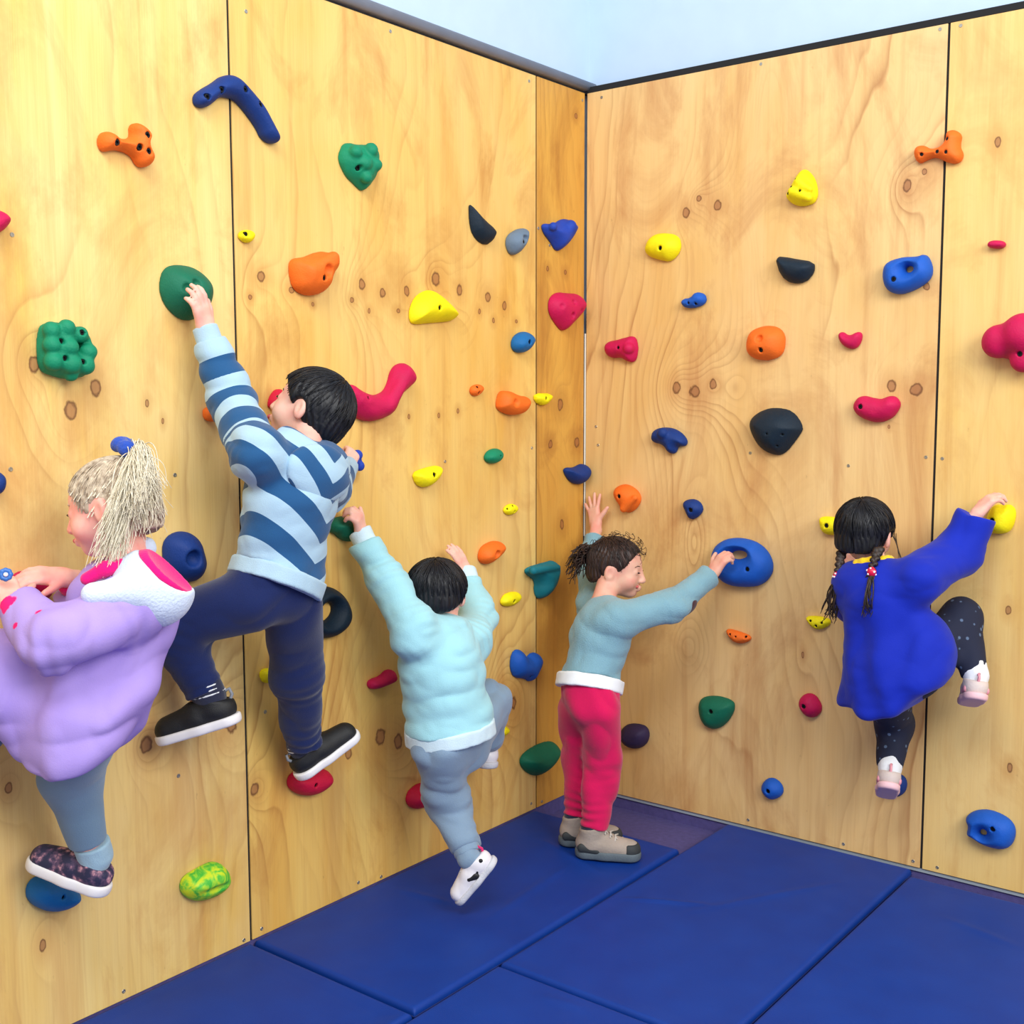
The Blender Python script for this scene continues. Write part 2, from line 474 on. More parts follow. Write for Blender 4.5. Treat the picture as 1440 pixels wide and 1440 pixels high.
for i, (y0, y1, ks, tn, ln, fq, sd) in enumerate([(-0.279, -0.004, K3, T_cor, 0.9, 26, 3.3), (-1.499, -0.279, K2, T_mid, 1.0, 17, 1.2), (-2.72, -1.499, K1, T_left, 0.9, 14, 7.7), (-3.94, -2.72, K1, T_left, 0.5, 18, 5.1)]):
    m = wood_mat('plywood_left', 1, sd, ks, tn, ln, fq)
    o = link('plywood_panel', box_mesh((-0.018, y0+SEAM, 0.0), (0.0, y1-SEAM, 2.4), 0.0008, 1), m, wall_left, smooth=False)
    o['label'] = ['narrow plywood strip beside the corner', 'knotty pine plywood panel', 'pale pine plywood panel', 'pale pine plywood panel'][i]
    panels.append(o)
for i, (x0, x1, ks, tn, ln, sd) in enumerate([(0.001, 1.2015, K4, T_right, 1.25, 2.6), (1.2015, 2.42, K5, T_r2, 0.45, 8.4), (2.42, 3.64, K5, T_r2, 0.45, 4.9)]):
    m = wood_mat('plywood_right', 0, sd, ks, tn, ln, 24)
    o = link('plywood_panel', box_mesh((x0+SEAM, 0.0, 0.002), (x1-SEAM, 0.018, 2.4), 0.0008, 1), m, wall_right, smooth=False)
    o['label'] = ['swirl-grained pine plywood panel beside the corner', 'plain pale plywood panel', 'plain pale plywood panel'][i]
    panels.append(o)

link('lit_gap_strip', box_mesh((-0.0005, -0.0035, 0.90), (0.0034, 0.0006, 1.60)), simple_mat('lit_gap_white', srgb(240, 238, 226), 0.7, 0.05), wall_right, smooth=False)  # added pale strip, stands in for the bright wall seen through the corner gap
for y in (-0.279, -1.499, -2.72):  # dark fill in the open joints, gap shade put into its colour
    link('joint_shade', box_mesh((-0.0184, y-0.0034, 0.0), (-0.0035, y+0.0034, 2.398)), M_dark, wall_left, smooth=False)
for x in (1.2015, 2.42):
    link('joint_shade', box_mesh((x-0.0034, 0.0035, 0.002), (x+0.0034, 0.0184, 2.398)), M_dark, wall_right, smooth=False)
# capping and dark gap strips on top of the boards, skirting under them
def capping():
    prof = []
    n = 8
    for k in range(n+1):
        a = math.pi*(-0.5+k/n)
        prof.append((0.004+0.010*math.cos(a), 2.424+0.016*math.sin(a)))
    prof = [(-0.021, 2.404)]+prof+[(-0.021, 2.442)]
    V = [(x, y, z) for y in (-4.4, 0.045) for (x, z) in prof]
    m = len(prof)
    Q = [(i, i+1, m+i+1, m+i) for i in range(m-1)]
    me = bpy.data.meshes.new('mesh'); me.from_pydata(V, [], Q+[tuple(range(m))[::-1], tuple(range(m, 2*m))]); me.update()
    return me
tag(link('trim_1', capping(), M_cap), kind='structure')
tag(link('gap_shade_right', box_mesh((-0.02, 0.004, 2.4005), (4.1, 0.05, 2.4215), 0.002, 1), M_dark, smooth=False), kind='structure')  # dark strip painted as the shaded gap above the right boards
tag(link('gap_shade_left', box_mesh((-0.0205, -4.4, 2.4003), (-0.002, 0.0035, 2.4038)), M_dark, smooth=False), kind='structure')  # thin dark strip painted as the shaded gap under the capping
tag(link('baseboard_right', box_mesh((0.0, 0.006, -0.011), (4.1, 0.05, 0.0015)), M_skirt, smooth=False), kind='structure')
tag(link('trim_4', box_mesh((0.0, 0.012, -0.05), (4.1, 0.05, -0.0115)), M_floor, smooth=False), kind='structure')
tag(link('baseboard_left', box_mesh((-0.0208, -4.4, -0.05), (-0.004, 0.006, -0.0015)), M_floor, smooth=False), kind='structure')

# screws in the boards
def screw_mesh(axis):
    V, F_ = [], []
    n = 10
    for (r, w) in ((0.0052, 0.0003), (0.0045, 0.0011), (0.0024, 0.0011), (0.0018, 0.0004)):
        for k in range(n):
            a = 2*math.pi*k/n
            c, s = r*math.cos(a), r*math.sin(a)
            V.append((w, c, s) if axis == 0 else (c, -w, s))
    for j in range(3):
        for k in range(n):
            q = (j*n+k, j*n+(k+1) % n, (j+1)*n+(k+1) % n, (j+1)*n+k)
            F_.append(q if axis == 0 else q[::-1])
    F_.append(tuple(range(3*n, 4*n)) if axis == 0 else tuple(range(3*n, 4*n))[::-1])
    me = bpy.data.meshes.new('mesh'); me.from_pydata(V, [], F_); me.update(); me.materials.append(M_screw)
    return me
SCL, SCR = screw_mesh(0), screw_mesh(1)
def screws(fn, me, lst):
    for (x, y) in lst:
        p = fn(x, y)
        best = None
        ax = 1 if fn is PL else 0
        for o in panels:
            if (fn is PL) != (o.parent is wall_left): continue
            bb = [c[ax] for c in o.bound_box]
            if min(bb) <= p[ax] <= max(bb): best = o
        if best is None: continue
        s = bpy.data.objects.new('screw', me); COL.objects.link(s); s.parent = best
        s.location = Vector([float(a) for a in p])
screws(PL, SCL, [(346, 16), (549, 44), (744, 114), (819, 141), (246, 668), (327, 660), (748, 630), (773, 345), (373, 1001), (251, 1091),
                 (343, 1322), (368, 1306), (174, 1394), (504, 1241), (536, 1233), (757, 321), (626, 649), (747, 1130), (762, 1127), (15, 660), (17, 330), (330, 330), (344, 655)])
screws(PR, SCR, [(846, 137), (1070, 90), (1322, 41), (1351, 36), (841, 626), (1302, 643), (1325, 645), (1055, 637), (1052, 1153), (1284, 1211), (1318, 1220),
                 (838, 600), (860, 1104), (1193, 655), (1186, 1187)])

# ------------------------------------------------------------------ blue gym mats
def mat_material():
    m, nt, b = new_mat('blue_vinyl')
    L = nt.links.new
    tc = N(nt, 'ShaderNodeTexCoord')
    n = N(nt, 'ShaderNodeTexNoise'); n.inputs['Scale'].default_value = 9; n.inputs['Detail'].default_value = 5; L(tc.outputs['Object'], n.inputs['Vector'])
    rp = N(nt, 'ShaderNodeMix'); rp.data_type = 'RGBA'; rp.inputs[6].default_value = srgb(2, 46, 130); rp.inputs[7].default_value = srgb(6, 60, 152)
    L(n.outputs[0], rp.inputs[0]); L(rp.outputs[2], b.inputs['Base Color'])
    b.inputs['Roughness'].default_value = 0.55; b.inputs['Specular IOR Level'].default_value = 0.3
    f = N(nt, 'ShaderNodeTexNoise'); f.inputs['Scale'].default_value = 420; f.inputs['Detail'].default_value = 2; L(tc.outputs['Object'], f.inputs['Vector'])
    bp = N(nt, 'ShaderNodeBump'); bp.inputs['Strength'].default_value = 0.22; bp.inputs['Distance'].default_value = 0.001
    L(f.outputs[0], bp.inputs['Height']); L(bp.outputs[0], b.inputs['Normal'])
    return m
M_mat = mat_material()
M_seam = simple_mat('mat_piping', srgb(10, 36, 104), 0.5, 0.05)
def gym_mat(x0, x1, y0, y1, label, seed, creases=(), dents=()):
    root = empty('gym_mat', ((x0+x1)/2, (y0+y1)/2, -0.05))
    tag(root, label, 'gym mat', 'blue gym mats on the floor')
    nx, ny = 76, 150
    def samples(a, b, n):
        t = np.linspace(-1, 1, n); t = np.sign(t)*(1-(1-np.abs(t))**1.25)
        return (a+b)/2+(b-a)/2*t
    X, Y = np.meshgrid(samples(x0, x1, nx), samples(y0, y1, ny), indexing='ij')
    e = np.minimum(np.minimum(X-x0, x1-X), np.minimum(Y-y0, y1-Y))
    r = 0.012
    Z = -r+np.sqrt(np.maximum(r*r-np.maximum(r-e, 0)**2, 0))
    W1 = Waves(seed, 14); W2 = Waves(seed+50, 55)
    P = np.stack([X, Y, X*0], -1)
    inn = np.clip(e/0.05, 0, 1)
    Z = Z-0.0014*inn+inn*(0.0012*W1(P)+0.0004*W2(P))
    for (ax, ay, bx, by, wd, hh) in creases:
        ba = np.array([bx-ax, by-ay]); t = np.clip(((X-ax)*ba[0]+(Y-ay)*ba[1])/(ba@ba), 0, 1)
        d = np.hypot(X-ax-t*ba[0], Y-ay-t*ba[1])
        Z = Z+inn*hh*np.exp(-(d/wd)**2)*np.sin(math.pi*np.clip(t, 0.02, 0.98))**0.5
    for (dx, dy, rad, dep) in dents:
        Z = Z-inn*dep*np.exp(-((X-dx)**2+(Y-dy)**2)/rad**2)
    V = np.stack([X, Y, Z], -1).reshape(-1, 3)
    idx = np.arange(nx*ny).reshape(nx, ny)
    Q = np.stack([idx[:-1, :-1], idx[1:, :-1], idx[1:, 1:], idx[:-1, 1:]], -1).reshape(-1, 4)
    rim = np.concatenate([idx[:, 0], idx[-1, 1:], idx[-2::-1, -1], idx[0, -2:0:-1]])
    low = V[rim].copy(); low[:, 2] = -0.038
    low2 = V[rim].copy(); c = np.array([(x0+x1)/2, (y0+y1)/2]); low2[:, :2] += 0.01*np.sign(c-low2[:, :2]); low2[:, 2] = -0.0495
    n0 = len(V); m = len(rim); V = np.concatenate([V, low, low2])
    a = rim; a2 = np.roll(rim, -1); b_ = n0+np.arange(m); b2 = np.roll(b_, -1); c_ = b_+m; c2 = np.roll(c_, -1)
    Q = np.concatenate([Q, np.stack([a, b_, b2, a2], -1), np.stack([b_, c_, c2, b2], -1)])
    link('cover', mesh_np(V, Q), M_mat, root)
    # welted seam round the rim
    pts = [(x0, y0), (x1, y0), (x1, y1), (x0, y1)]
    V, Q = [], []
    for k in range(4):
        (ax, ay), (bx, by) = pts[k], pts[(k+1) % 4]
        nxv, nyv = (by-ay), -(bx-ax); l = math.hypot(nxv, nyv); nxv /= l; nyv /= l
        for (px_, py_) in ((ax, ay), (bx, by)):
            for (o, z) in ((-0.002, -0.0165), (0.0018, -0.018), (0.0018, -0.020), (-0.002, -0.0215)):
                V.append((px_+nxv*o, py_+nyv*o, z))
        b0 = k*8
        Q += [(b0+i, b0+i+1, b0+4+i+1, b0+4+i) for i in range(3)]
    link('piping', mesh_np(V, Q), M_seam, root)
    return root
def zz(x, y): p = PZ(x, y); return p[0], p[1]
c1 = zz(872, 1262)+zz(1000, 1272); c2_ = zz(960, 1283)+zz(1180, 1240)
gym_mat(0.003, 0.560, -1.492, -0.296, 'blue vinyl gym mat beneath the climbers, against the knotty plywood wall', 1,
        [zz(760, 1180)+zz(850, 1230)+(0.012, 0.004), zz(690, 1290)+zz(800, 1215)+(0.015, 0.003), zz(560, 1250)+zz(640, 1270)+(0.012, 0.003)],
        [(0.385, -0.50, 0.10, 0.002), (0.30, -1.005, 0.06, 0.003)])
gym_mat(0.576, 1.178, -1.198, -0.010, 'blue creased gym mat reaching the right-hand plywood wall near the bare corner', 2,
        [c1+(0.008, 0.006), c2_+(0.012, 0.003)])
gym_mat(1.190, 1.79, -1.262, -0.062, 'blue gym mat below the girl in the royal blue smock', 3, [zz(1330, 1290)+zz(1430, 1330)+(0.015, 0.003)])
gym_mat(0.578, 1.182, -2.41, -1.210, 'blue gym mat on open floor touching three other mats', 4, [zz(830, 1420)+zz(760, 1400)+(0.02, 0.004)])
gym_mat(0.003, 0.566, -2.71, -1.506, 'blue gym mat below the girl in the lilac smock', 5)
gym_mat(1.80, 2.40, -1.262, -0.062, 'blue gym mat beyond the smocked girl, along the plain plywood', 6)

# ------------------------------------------------------------------ climbing holds
HC = dict(magenta=(196, 16, 80), crimson=(205, 22, 62), orange=(240, 112, 34), navy=(16, 52, 122), blue=(22, 88, 188), royal=(30, 66, 170),
          green=(10, 132, 96), darkgreen=(14, 104, 78), yellow=(244, 230, 14), black=(14, 34, 50), grey=(104, 124, 146), teal=(16, 118, 134), plum=(52, 40, 74), sea=(20, 104, 168))
HM = {k: simple_mat('hold_'+k, srgb(*v), 0.62, 0.35, 260, 0.07, 4.0, vscale=30, spec=0.3) for k, v in HC.items()}
def lime_mat():
    m, nt, b = new_mat('hold_lime_swirl'); L = nt.links.new
    tc = N(nt, 'ShaderNodeTexCoord'); n = N(nt, 'ShaderNodeTexNoise'); n.inputs['Scale'].default_value = 22; n.inputs['Detail'].default_value = 3; n.inputs['Distortion'].default_value = 2.5
    L(tc.outputs['Object'], n.inputs['Vector'])
    r = N(nt, 'ShaderNodeValToRGB'); r.color_ramp.elements[0].position = 0.38; r.color_ramp.elements[0].color = srgb(70, 190, 60)
    r.color_ramp.elements[1].position = 0.60; r.color_ramp.elements[1].color = srgb(206, 230, 40)
    e = r.color_ramp.elements.new(0.47); e.color = srgb(130, 214, 60)
    L(n.outputs[0], r.inputs[0]); L(r.outputs[0], b.inputs['Base Color']); b.inputs['Roughness'].default_value = 0.55
    return m
HM['lime'] = lime_mat()
M_bolt = simple_mat('black_bolt', srgb(20, 22, 26), 0.4, 0.05, metal=0.5)
M_steel = simple_mat('steel_set_screw', srgb(150, 158, 160), 0.35, 0.05, metal=0.8)

def chaikin(p, it=2):
    p = np.asarray(p, float)
    for _ in range(it):
        q = np.roll(p, -1, 0)
        p = np.stack([0.75*p+0.25*q, 0.25*p+0.75*q], 1).reshape(-1, 2)
    return p
def poly_sdf(poly, X, Y):
    d = np.full(X.shape, 1e9); ins = np.zeros(X.shape, bool)
    n = len(poly)
    for i in range(n):
        a = poly[i]; b = poly[(i+1) % n]; e = b-a
        wx, wy = X-a[0], Y-a[1]
        t = np.clip((wx*e[0]+wy*e[1])/(e@e+1e-18), 0, 1)
        d = np.minimum(d, (wx-t*e[0])**2+(wy-t*e[1])**2)
        c = (Y >= a[1]) != (Y >= b[1])
        with np.errstate(divide='ignore', invalid='ignore'):
            xi = a[0]+(Y-a[1])*e[0]/(e[1] if e[1] != 0 else 1e-12)
        ins ^= c & (X < xi)
    d = np.sqrt(d)
    return np.where(ins, -d, d)
class Grid2:
    def __init__(s, u0, v0, h, D): s.u0, s.v0, s.h, s.D = u0, v0, h, D
    def __call__(s, U, V):
        x = np.clip((U-s.u0)/s.h, 0, s.D.shape[0]-1.001); y = np.clip((V-s.v0)/s.h, 0, s.D.shape[1]-1.001)
        i = x.astype(int); j = y.astype(int); a = x-i; b = y-j; D = s.D
        return (D[i, j]*(1-a)+D[i+1, j]*a)*(1-b)+(D[i, j+1]*(1-a)+D[i+1, j+1]*a)*b

def bolt_mesh():
    V, F_ = [], []
    n = 12
    for (r, w) in ((0.0066, -0.006), (0.0066, 0.0), (0.0036, 0.0), (0.0034, -0.004)):
        for k in range(n):
            a = 2*math.pi*k/n
            rr = r if r > 0.004 else r*(1.0 if k % 2 == 0 else 0.87)
            V.append((rr*math.cos(a), rr*math.sin(a), w))
    for j in range(3):
        for k in range(n): F_.append((j*n+k, j*n+(k+1) % n, (j+1)*n+(k+1) % n, (j+1)*n+k))
    F_.append(tuple(range(3*n, 4*n)))
    return V, F_
BV, BF = bolt_mesh()
BOLT = {}
for wl in 'LR':
    me = bpy.data.meshes.new('mesh')
    me.from_pydata([((w, u, v) if wl == 'L' else (u, -w, v)) for (u, v, w) in BV], [], BF); me.update(); me.materials.append(M_bolt)
    BOLT[wl] = me

def to_world(wl, V):
    return np.stack([V[:, 2], V[:, 0], V[:, 1]], 1) if wl == 'L' else np.stack([V[:, 0], -V[:, 2], V[:, 1]], 1)

def pts(s): return [tuple(float(a) for a in q.split(',')) for q in s.split()]

hold_count = 0
def hold(wl, colr, H, outline, label, bolts='', through='', dents=(), tilt=0.0, lumps=(), noise=0.0012, rnd=0.9, dome=0.35, ridge=(), bsize=1.0, smooth=2, cut=None, freq=70):
    """one climbing hold: outline in photo pixels laid on its wall, H metres thick"""
    global hold_count
    hold_count += 1
    fn = PL if wl == 'L' else PR
    def uv(x, y, off=0.0):
        p = fn(x, y, off); return np.array([p[1], p[2]]) if wl == 'L' else np.array([p[0], p[2]])
    poly = chaikin([uv(x, y, H*0.42) for x, y in pts(outline)], smooth)
    h = 0.0029
    lo = poly.min(0)-0.012; hi = poly.max(0)+0.012
    gx = np.arange(lo[0], hi[0]+h, h); gy = np.arange(lo[1], hi[1]+h, h)
    X, Y = np.meshgrid(gx, gy, indexing='ij')
    D2 = poly_sdf(poly, X, Y)
    inr = -D2.min()
    if through:
        for t in through.split(';'):
            hp = chaikin([uv(x, y, H*0.42) for x, y in pts(t)], 2)
            D2 = np.maximum(D2, -poly_sdf(hp, X, Y))
    G = Grid2(lo[0], lo[1], h, D2)
    cen = poly.mean(0); size = (hi-lo).max()/2
    inr2 = -D2.min()
    r = min(H, inr2)*rnd
    def core(P):
        d = G(P[..., 0], P[..., 1])
        t = np.clip(-d/inr2, 0, 1)
        Hh = H*((1-dome)+dome*np.sqrt(np.maximum(1-(1-t)**2, 0)))*(1+tilt*(P[..., 1]-cen[1])/size)
        w = P[..., 2]*H/np.maximum(Hh, 0.004)
        dx = d+r; dy = w-(H-r)
        return np.minimum(np.maximum(dx, dy), 0)+np.sqrt(np.maximum(dx, 0)**2+np.maximum(dy, 0)**2+1e-14)-r
    f = Field()
    f.add(core, (lo[0], lo[1], -0.002), (hi[0], hi[1], H*1.6), 0)
    for (x, y, rad, out) in lumps:
        c = uv(x, y, H*0.6); f.ell((c[0], c[1], H*out), (rad, rad, rad), None, rad*0.35)
    for (x0, y0, x1, y1, rad, out) in ridge:
        a = uv(x0, y0, H*0.7); b = uv(x1, y1, H*0.7); f.cone((a[0], a[1], H*out), (b[0], b[1], H*out), rad, rad*0.8, rad*0.8)
    for (x, y, rad, out) in dents:
        c = uv(x, y, H*0.7); f.ell((c[0], c[1], H*out), (rad, rad, rad*1.2), None, rad*0.4, 's')
    if cut:
        for (x0, y0, x1, y1, rad, out) in cut:
            a = uv(x0, y0, H*0.7); b = uv(x1, y1, H*0.7); f.cone((a[0], a[1], H*out), (b[0], b[1], H*out), rad, rad, rad*0.5, mode='s')
    if noise:
        W1 = Waves(hold_count*7, freq); W2 = Waves(hold_count*7+3, freq*3.1)
        f.disp(lambda P: noise*(W1(P)+0.35*W2(P)))
    bl = []
    for (x, y) in pts(bolts):
        c = uv(x, y, H*0.75)
        zs = np.linspace(0, H*1.5, 80)
        d = f.eval(np.stack([np.full(80, c[0]), np.full(80, c[1]), zs], -1)[:, None, :])[:, 0]
        ins = np.where(d < 0)[0]
        top = zs[ins[-1]] if len(ins) else H*0.5
        bl.append((c, top))
    for c, top in bl:
        f.cone((c[0], c[1], max(top-0.011, 0.004)), (c[0], c[1], top+0.03), 0.0074*bsize, mode='s')
    f.plane((0, 0, 0.0004), (0, 0, -1))
    V, Q = grow(f, h, lo=(lo[0], lo[1], 0), hi=(hi[0], hi[1], H*1.5), wide=True)
    V[:, 2] = np.maximum(V[:, 2], 0.0004)
    Vw = to_world(wl, V)
    if wl == 'R': pass
    org = to_world(wl, np.array([[cen[0], cen[1], 0.0]]))[0]
    me = mesh_np(Vw-org, Q)
    o = link('climbing_hold', me, HM[colr])
    o.location = Vector([float(a) for a in org])
    tag(o, label, 'climbing hold', 'moulded climbing holds bolted to the plywood walls')
    for c, top in bl:
        b = bpy.data.objects.new('bolt', BOLT[wl]); COL.objects.link(b); b.parent = o
        p = to_world(wl, np.array([[c[0], c[1], max(top-0.006, 0.006)]]))[0]-org
        b.location = Vector([float(a) for a in p]); b.scale = (bsize,)*3
    return o

# left wall
hold('L', 'magenta', 0.045, '-22,300 -5,294 7,299 15,309 11,317 2,327 -12,332 -24,322', 'magenta hold high on the pale panel, well left of the orange bone-shaped hold')
hold('L', 'orange', 0.045, '140,197 147,183 160,187 167,195 182,195 188,190 186,177 193,171 208,182 213,193 208,203 217,220 213,232 202,236 194,230 190,220 177,212 163,210 147,214',
     'orange bone-shaped hold on the pale left panel, its forked end to the right', '164,200 195,207 207,213 206,190', noise=0.0008, smooth=2)
hold('L', 'navy', 0.042, '275,137 280,128 303,115 312,107 325,104 337,110 353,128 370,148 383,173 393,192 392,201 382,202 370,193 365,180 350,158 337,143 327,137 310,135 298,147 288,152 278,148',
     'long dark blue boomerang-shaped hold across the panel joint', '291,136 311,126 343,126 365,147', noise=0.0006)
hold('L', 'green', 0.05, '483,213 490,198 507,203 525,201 533,210 536,227 532,247 523,262 515,268 508,262 492,247 483,230', 'green shield-shaped hold with a pitted face, high on the knotty panel',
     '504,236', lumps=[(497, 214, 0.018, .8), (518, 212, 0.018, .8), (508, 230, 0.018, .85), (525, 232, 0.016, .8), (512, 250, 0.016, .75)], noise=0.0022, freq=95)
hold('L', 'yellow', 0.025, '336,330 342,322 355,323 360,332 352,343 340,338', 'tiny yellow hold beside the joint, above the green hold gripped by the striped boy', '346,329', bsize=0.8)
hold('L', 'darkgreen', 0.06, '238,376 253,370 277,374 293,385 303,398 305,417 297,440 277,451 260,449 242,433 232,413 232,393', 'large dark green pocketed hold gripped by the boy in the striped jumper',
     dents=[(258, 405, 0.012, 1.0), (272, 398, 0.012, 1.0)], noise=0.0006, dome=0.6)
hold('L', 'orange', 0.062, '415,363 433,361 447,356 462,352 474,363 476,377 468,387 465,403 455,413 437,416 420,407 414,383', 'orange lipped jug hold on the knotty panel, above the striped boy',
     '452,391', dents=[(457, 381, 0.016, 1.05)], ridge=[(438, 380, 468, 362, 0.018, 0.75)], noise=0.001)
hold('L', 'green', 0.055, '59,473 63,455 80,452 100,455 115,461 126,470 131,490 132,520 117,532 97,533 77,528 62,520 58,497', 'green knobbly cauliflower-like hold with a hole near its edge',
     '83,480 87,504 113,509 112,468', '106,483 108,481 111,486 109,493 106,491', noise=0.0015,
     lumps=[(70, 465, .02, .7), (90, 462, .02, .75), (110, 470, .018, .7), (70, 485, .02, .75), (92, 488, .02, .85), (72, 508, .02, .75), (95, 512, .022, .8), (118, 515, .02, .7), (122, 495, .018, .7), (100, 526, .016, .6)], bsize=0.8)
hold('L', 'navy', 0.04, '-22,668 -8,662 2,665 8,673 7,687 0,696 -14,698 -24,684', 'dark blue hold beside the blonde girl, above the flower on her hand')
hold('L', 'orange', 0.03, '288,576 296,571 306,572 313,581 309,591 298,594 289,589', 'small round orange hold just under the striped boy\'s raised sleeve', '298,581', bsize=0.7)
hold('L', 'magenta', 0.05, '480,547 492,541 498,540 507,548 527,557 543,552 550,540 555,518 570,508 582,520 585,537 573,548 562,558 555,580 543,588 522,594 503,587 490,573', 'long magenta wavy hold behind the striped boy\'s head',
     '515,560', ridge=[(506, 562, 545, 572, .014, .7), (545, 572, 572, 525, .016, .7)], noise=0.001, bsize=0.6)
hold('L', 'crimson', 0.035, '379,570 383,556 391,546 400,549 403,565 394,574 384,576', 'small crimson hold hidden behind the striped boy\'s face')
hold('L', 'yellow', 0.05, '582,433 590,415 607,406 620,411 640,430 648,443 640,452 613,454 585,457 581,447', 'large yellow slope-topped hold among the knots on the knotty panel', '615,433', noise=0.0004, dome=0.6)
hold('L', 'black', 0.035, '663,284 668,291 683,308 695,318 700,328 692,344 680,343 668,330 664,313', 'dark navy teardrop hold with its point upwards', noise=0.0006, dome=0.6, smooth=1)
hold('L', 'grey', 0.045, '720,328 733,320 742,321 741,340 733,355 723,359 717,347 716,337', 'grey oval hold next to the dark teardrop hold', '734,340', dents=[(736, 336, .013, 1.0)], noise=0.0015)
hold('L', 'royal', 0.05, '766,313 783,315 795,306 808,310 813,322 805,337 795,350 787,353 780,340 770,328', 'blue heart-shaped hold high on the narrow corner strip', noise=0.0008, lumps=[(800, 319, .022, .7), (776, 319, .014, .7)], dome=0.5)
hold('L', 'magenta', 0.05, '777,420 787,410 802,412 817,412 825,427 822,440 808,455 797,467 788,458 777,440', 'magenta heart-shaped hold with finger pockets, on the narrow corner strip',
     dents=[(788, 430, .011, 1.0), (805, 424, .011, 1.0), (802, 444, .011, 1.0), (815, 438, .009, 1.0)], noise=0.0006)
hold('L', 'sea', 0.045, '723,483 728,470 740,465 750,472 750,485 740,497 727,495', 'mid blue oval hold beside the corner strip joint, above the orange block hold', '742,481', noise=0.0006)
hold('L', 'orange', 0.025, '662,548 667,541 677,540 680,548 673,557 665,556', 'tiny round orange hold left of the orange block hold', '672,545 673,552', bsize=0.6)
hold('L', 'orange', 0.05, '703,567 707,550 717,549 728,556 742,557 744,568 737,582 720,584 704,576', 'orange block hold with a scooped face beside the corner strip joint', dents=[(722, 566, .014, 1.15)], noise=0.0012, dome=0.2)
hold('L', 'yellow', 0.028, '753,553 777,553 775,563 765,572 754,565', 'small yellow bowl-shaped hold on the corner strip joint', '767,560', noise=0.0004, bsize=0.8, smooth=1)
hold('L', 'green', 0.032, '683,642 690,632 702,630 707,637 705,648 695,653 686,650', 'small dark green rounded hold on the knotty panel, under the orange block hold', '702,641', noise=0.0005, bsize=0.5)
hold('L', 'yellow', 0.038, '583,665 600,658 620,654 622,662 615,677 600,687 588,682', 'yellow wedge-shaped hold midway up the knotty panel', '609,668', noise=0.0004, smooth=1)
hold('L', 'yellow', 0.022, '709,715 717,708 728,710 728,720 718,726 710,722', 'tiny yellow hold with three holes on the knotty panel', '715,716 722,712 723,719', bsize=0.5)
hold('L', 'orange', 0.045, '677,780 682,768 698,760 708,763 709,775 698,787 687,795 678,790', 'orange folded hold above the pale blue boy\'s bent arm', '695,781', dents=[(697, 779, .012, 1.0)], noise=0.0006)
hold('L', 'teal', 0.055, '743,803 750,797 770,792 785,787 788,800 783,823 773,840 762,844 757,833 758,817 748,810', 'teal fin-shaped hold across the corner strip joint', noise=0.0006, ridge=[(748, 802, 782, 798, .014, .8)], dome=0.5)
hold('L', 'yellow', 0.026, '705,845 712,834 730,831 734,840 728,850 715,854 707,852', 'small yellow hold below the orange folded hold, right of the pale blue boy', '722,845', noise=0.0004, bsize=0.8)
hold('L', 'navy', 0.045, '796,662 800,657 810,658 822,651 829,657 828,673 818,683 805,678', 'dark blue pointed hold in the corner above the curly-haired girl\'s raised hand', noise=0.0006, dome=0.5)
hold('L', 'black', 0.045, '428,860 433,838 457,824 473,827 488,840 496,863 490,883 473,897 450,899 433,886', 'black ring-shaped hold behind the striped boy\'s trousers',
     through='449,863 453,852 465,846 472,853 470,865 460,875 452,872', noise=0.0004, dome=0.5)
hold('L', 'darkgreen', 0.05, '465,739 469,732 480,727 492,726 503,735 505,750 501,760 492,763 482,758 476,751 469,749', 'dark green hold under the pale blue boy\'s raised hand', noise=0.0006)
hold('L', 'royal', 0.05, '482,642 492,631 501,634 506,645 503,657 495,665 484,664 478,653', 'knobbly royal blue hold at the striped boy\'s lowered sleeve', lumps=[(497, 640, .014, .9), (500, 655, .014, .9), (490, 650, .016, 1.0)], noise=0.001)
hold('L', 'magenta', 0.035, '519,964 522,956 536,952 546,942 555,942 558,958 544,965 524,971', 'small magenta hold at the pale blue boy\'s waist', noise=0.001)
hold('L', 'yellow', 0.03, '367,948 373,940 384,941 390,952 382,961 371,961', 'small yellow hold mostly hidden behind the striped boy\'s straight leg', noise=0.0005)
hold('L', 'crimson', 0.05, '409,1100 413,1090 428,1083 459,1080 469,1092 463,1108 443,1120 424,1119 411,1110', 'crimson hold under the striped boy\'s shoe', '441,1103', noise=0.0005, bsize=0.8)
hold('L', 'crimson', 0.045, '575,1127 579,1113 594,1102 608,1102 616,1114 612,1130 590,1140 579,1136', 'crimson hold behind the pale blue boy\'s standing leg', noise=0.0006, bsize=0.8)
hold('L', 'blue', 0.042, '722,927 727,914 736,914 743,927 752,917 762,921 763,934 754,954 748,960 742,955 727,954 722,942', 'bright blue notched heart-shaped hold low beside the corner strip', '748,951', noise=0.0005, bsize=0.6, smooth=1)
hold('L', 'yellow', 0.03, '694,1029 699,1022 708,1019 716,1024 713,1033 703,1038', 'small yellow hold under the pale blue boy\'s raised foot', '706,1028', noise=0.0004, bsize=0.8)
hold('L', 'darkgreen', 0.05, '735,1072 742,1059 762,1047 781,1042 790,1051 785,1070 773,1086 758,1094 742,1086', 'large dark green oval hold low on the corner strip joint', noise=0.0005, dome=0.6)
hold('L', 'navy', 0.06, '235,772 240,757 253,748 270,748 284,760 289,777 293,793 287,811 275,820 255,818 238,800', 'large dark blue hold behind the blonde girl\'s white hood', dents=[(268, 785, .02, 1.0)], noise=0.0006)
hold('L', 'magenta', 0.055, '24,806 45,802 66,807 76,820 72,840 50,851 30,843 21,825', 'magenta hold in the blonde girl\'s hands', noise=0.0008)
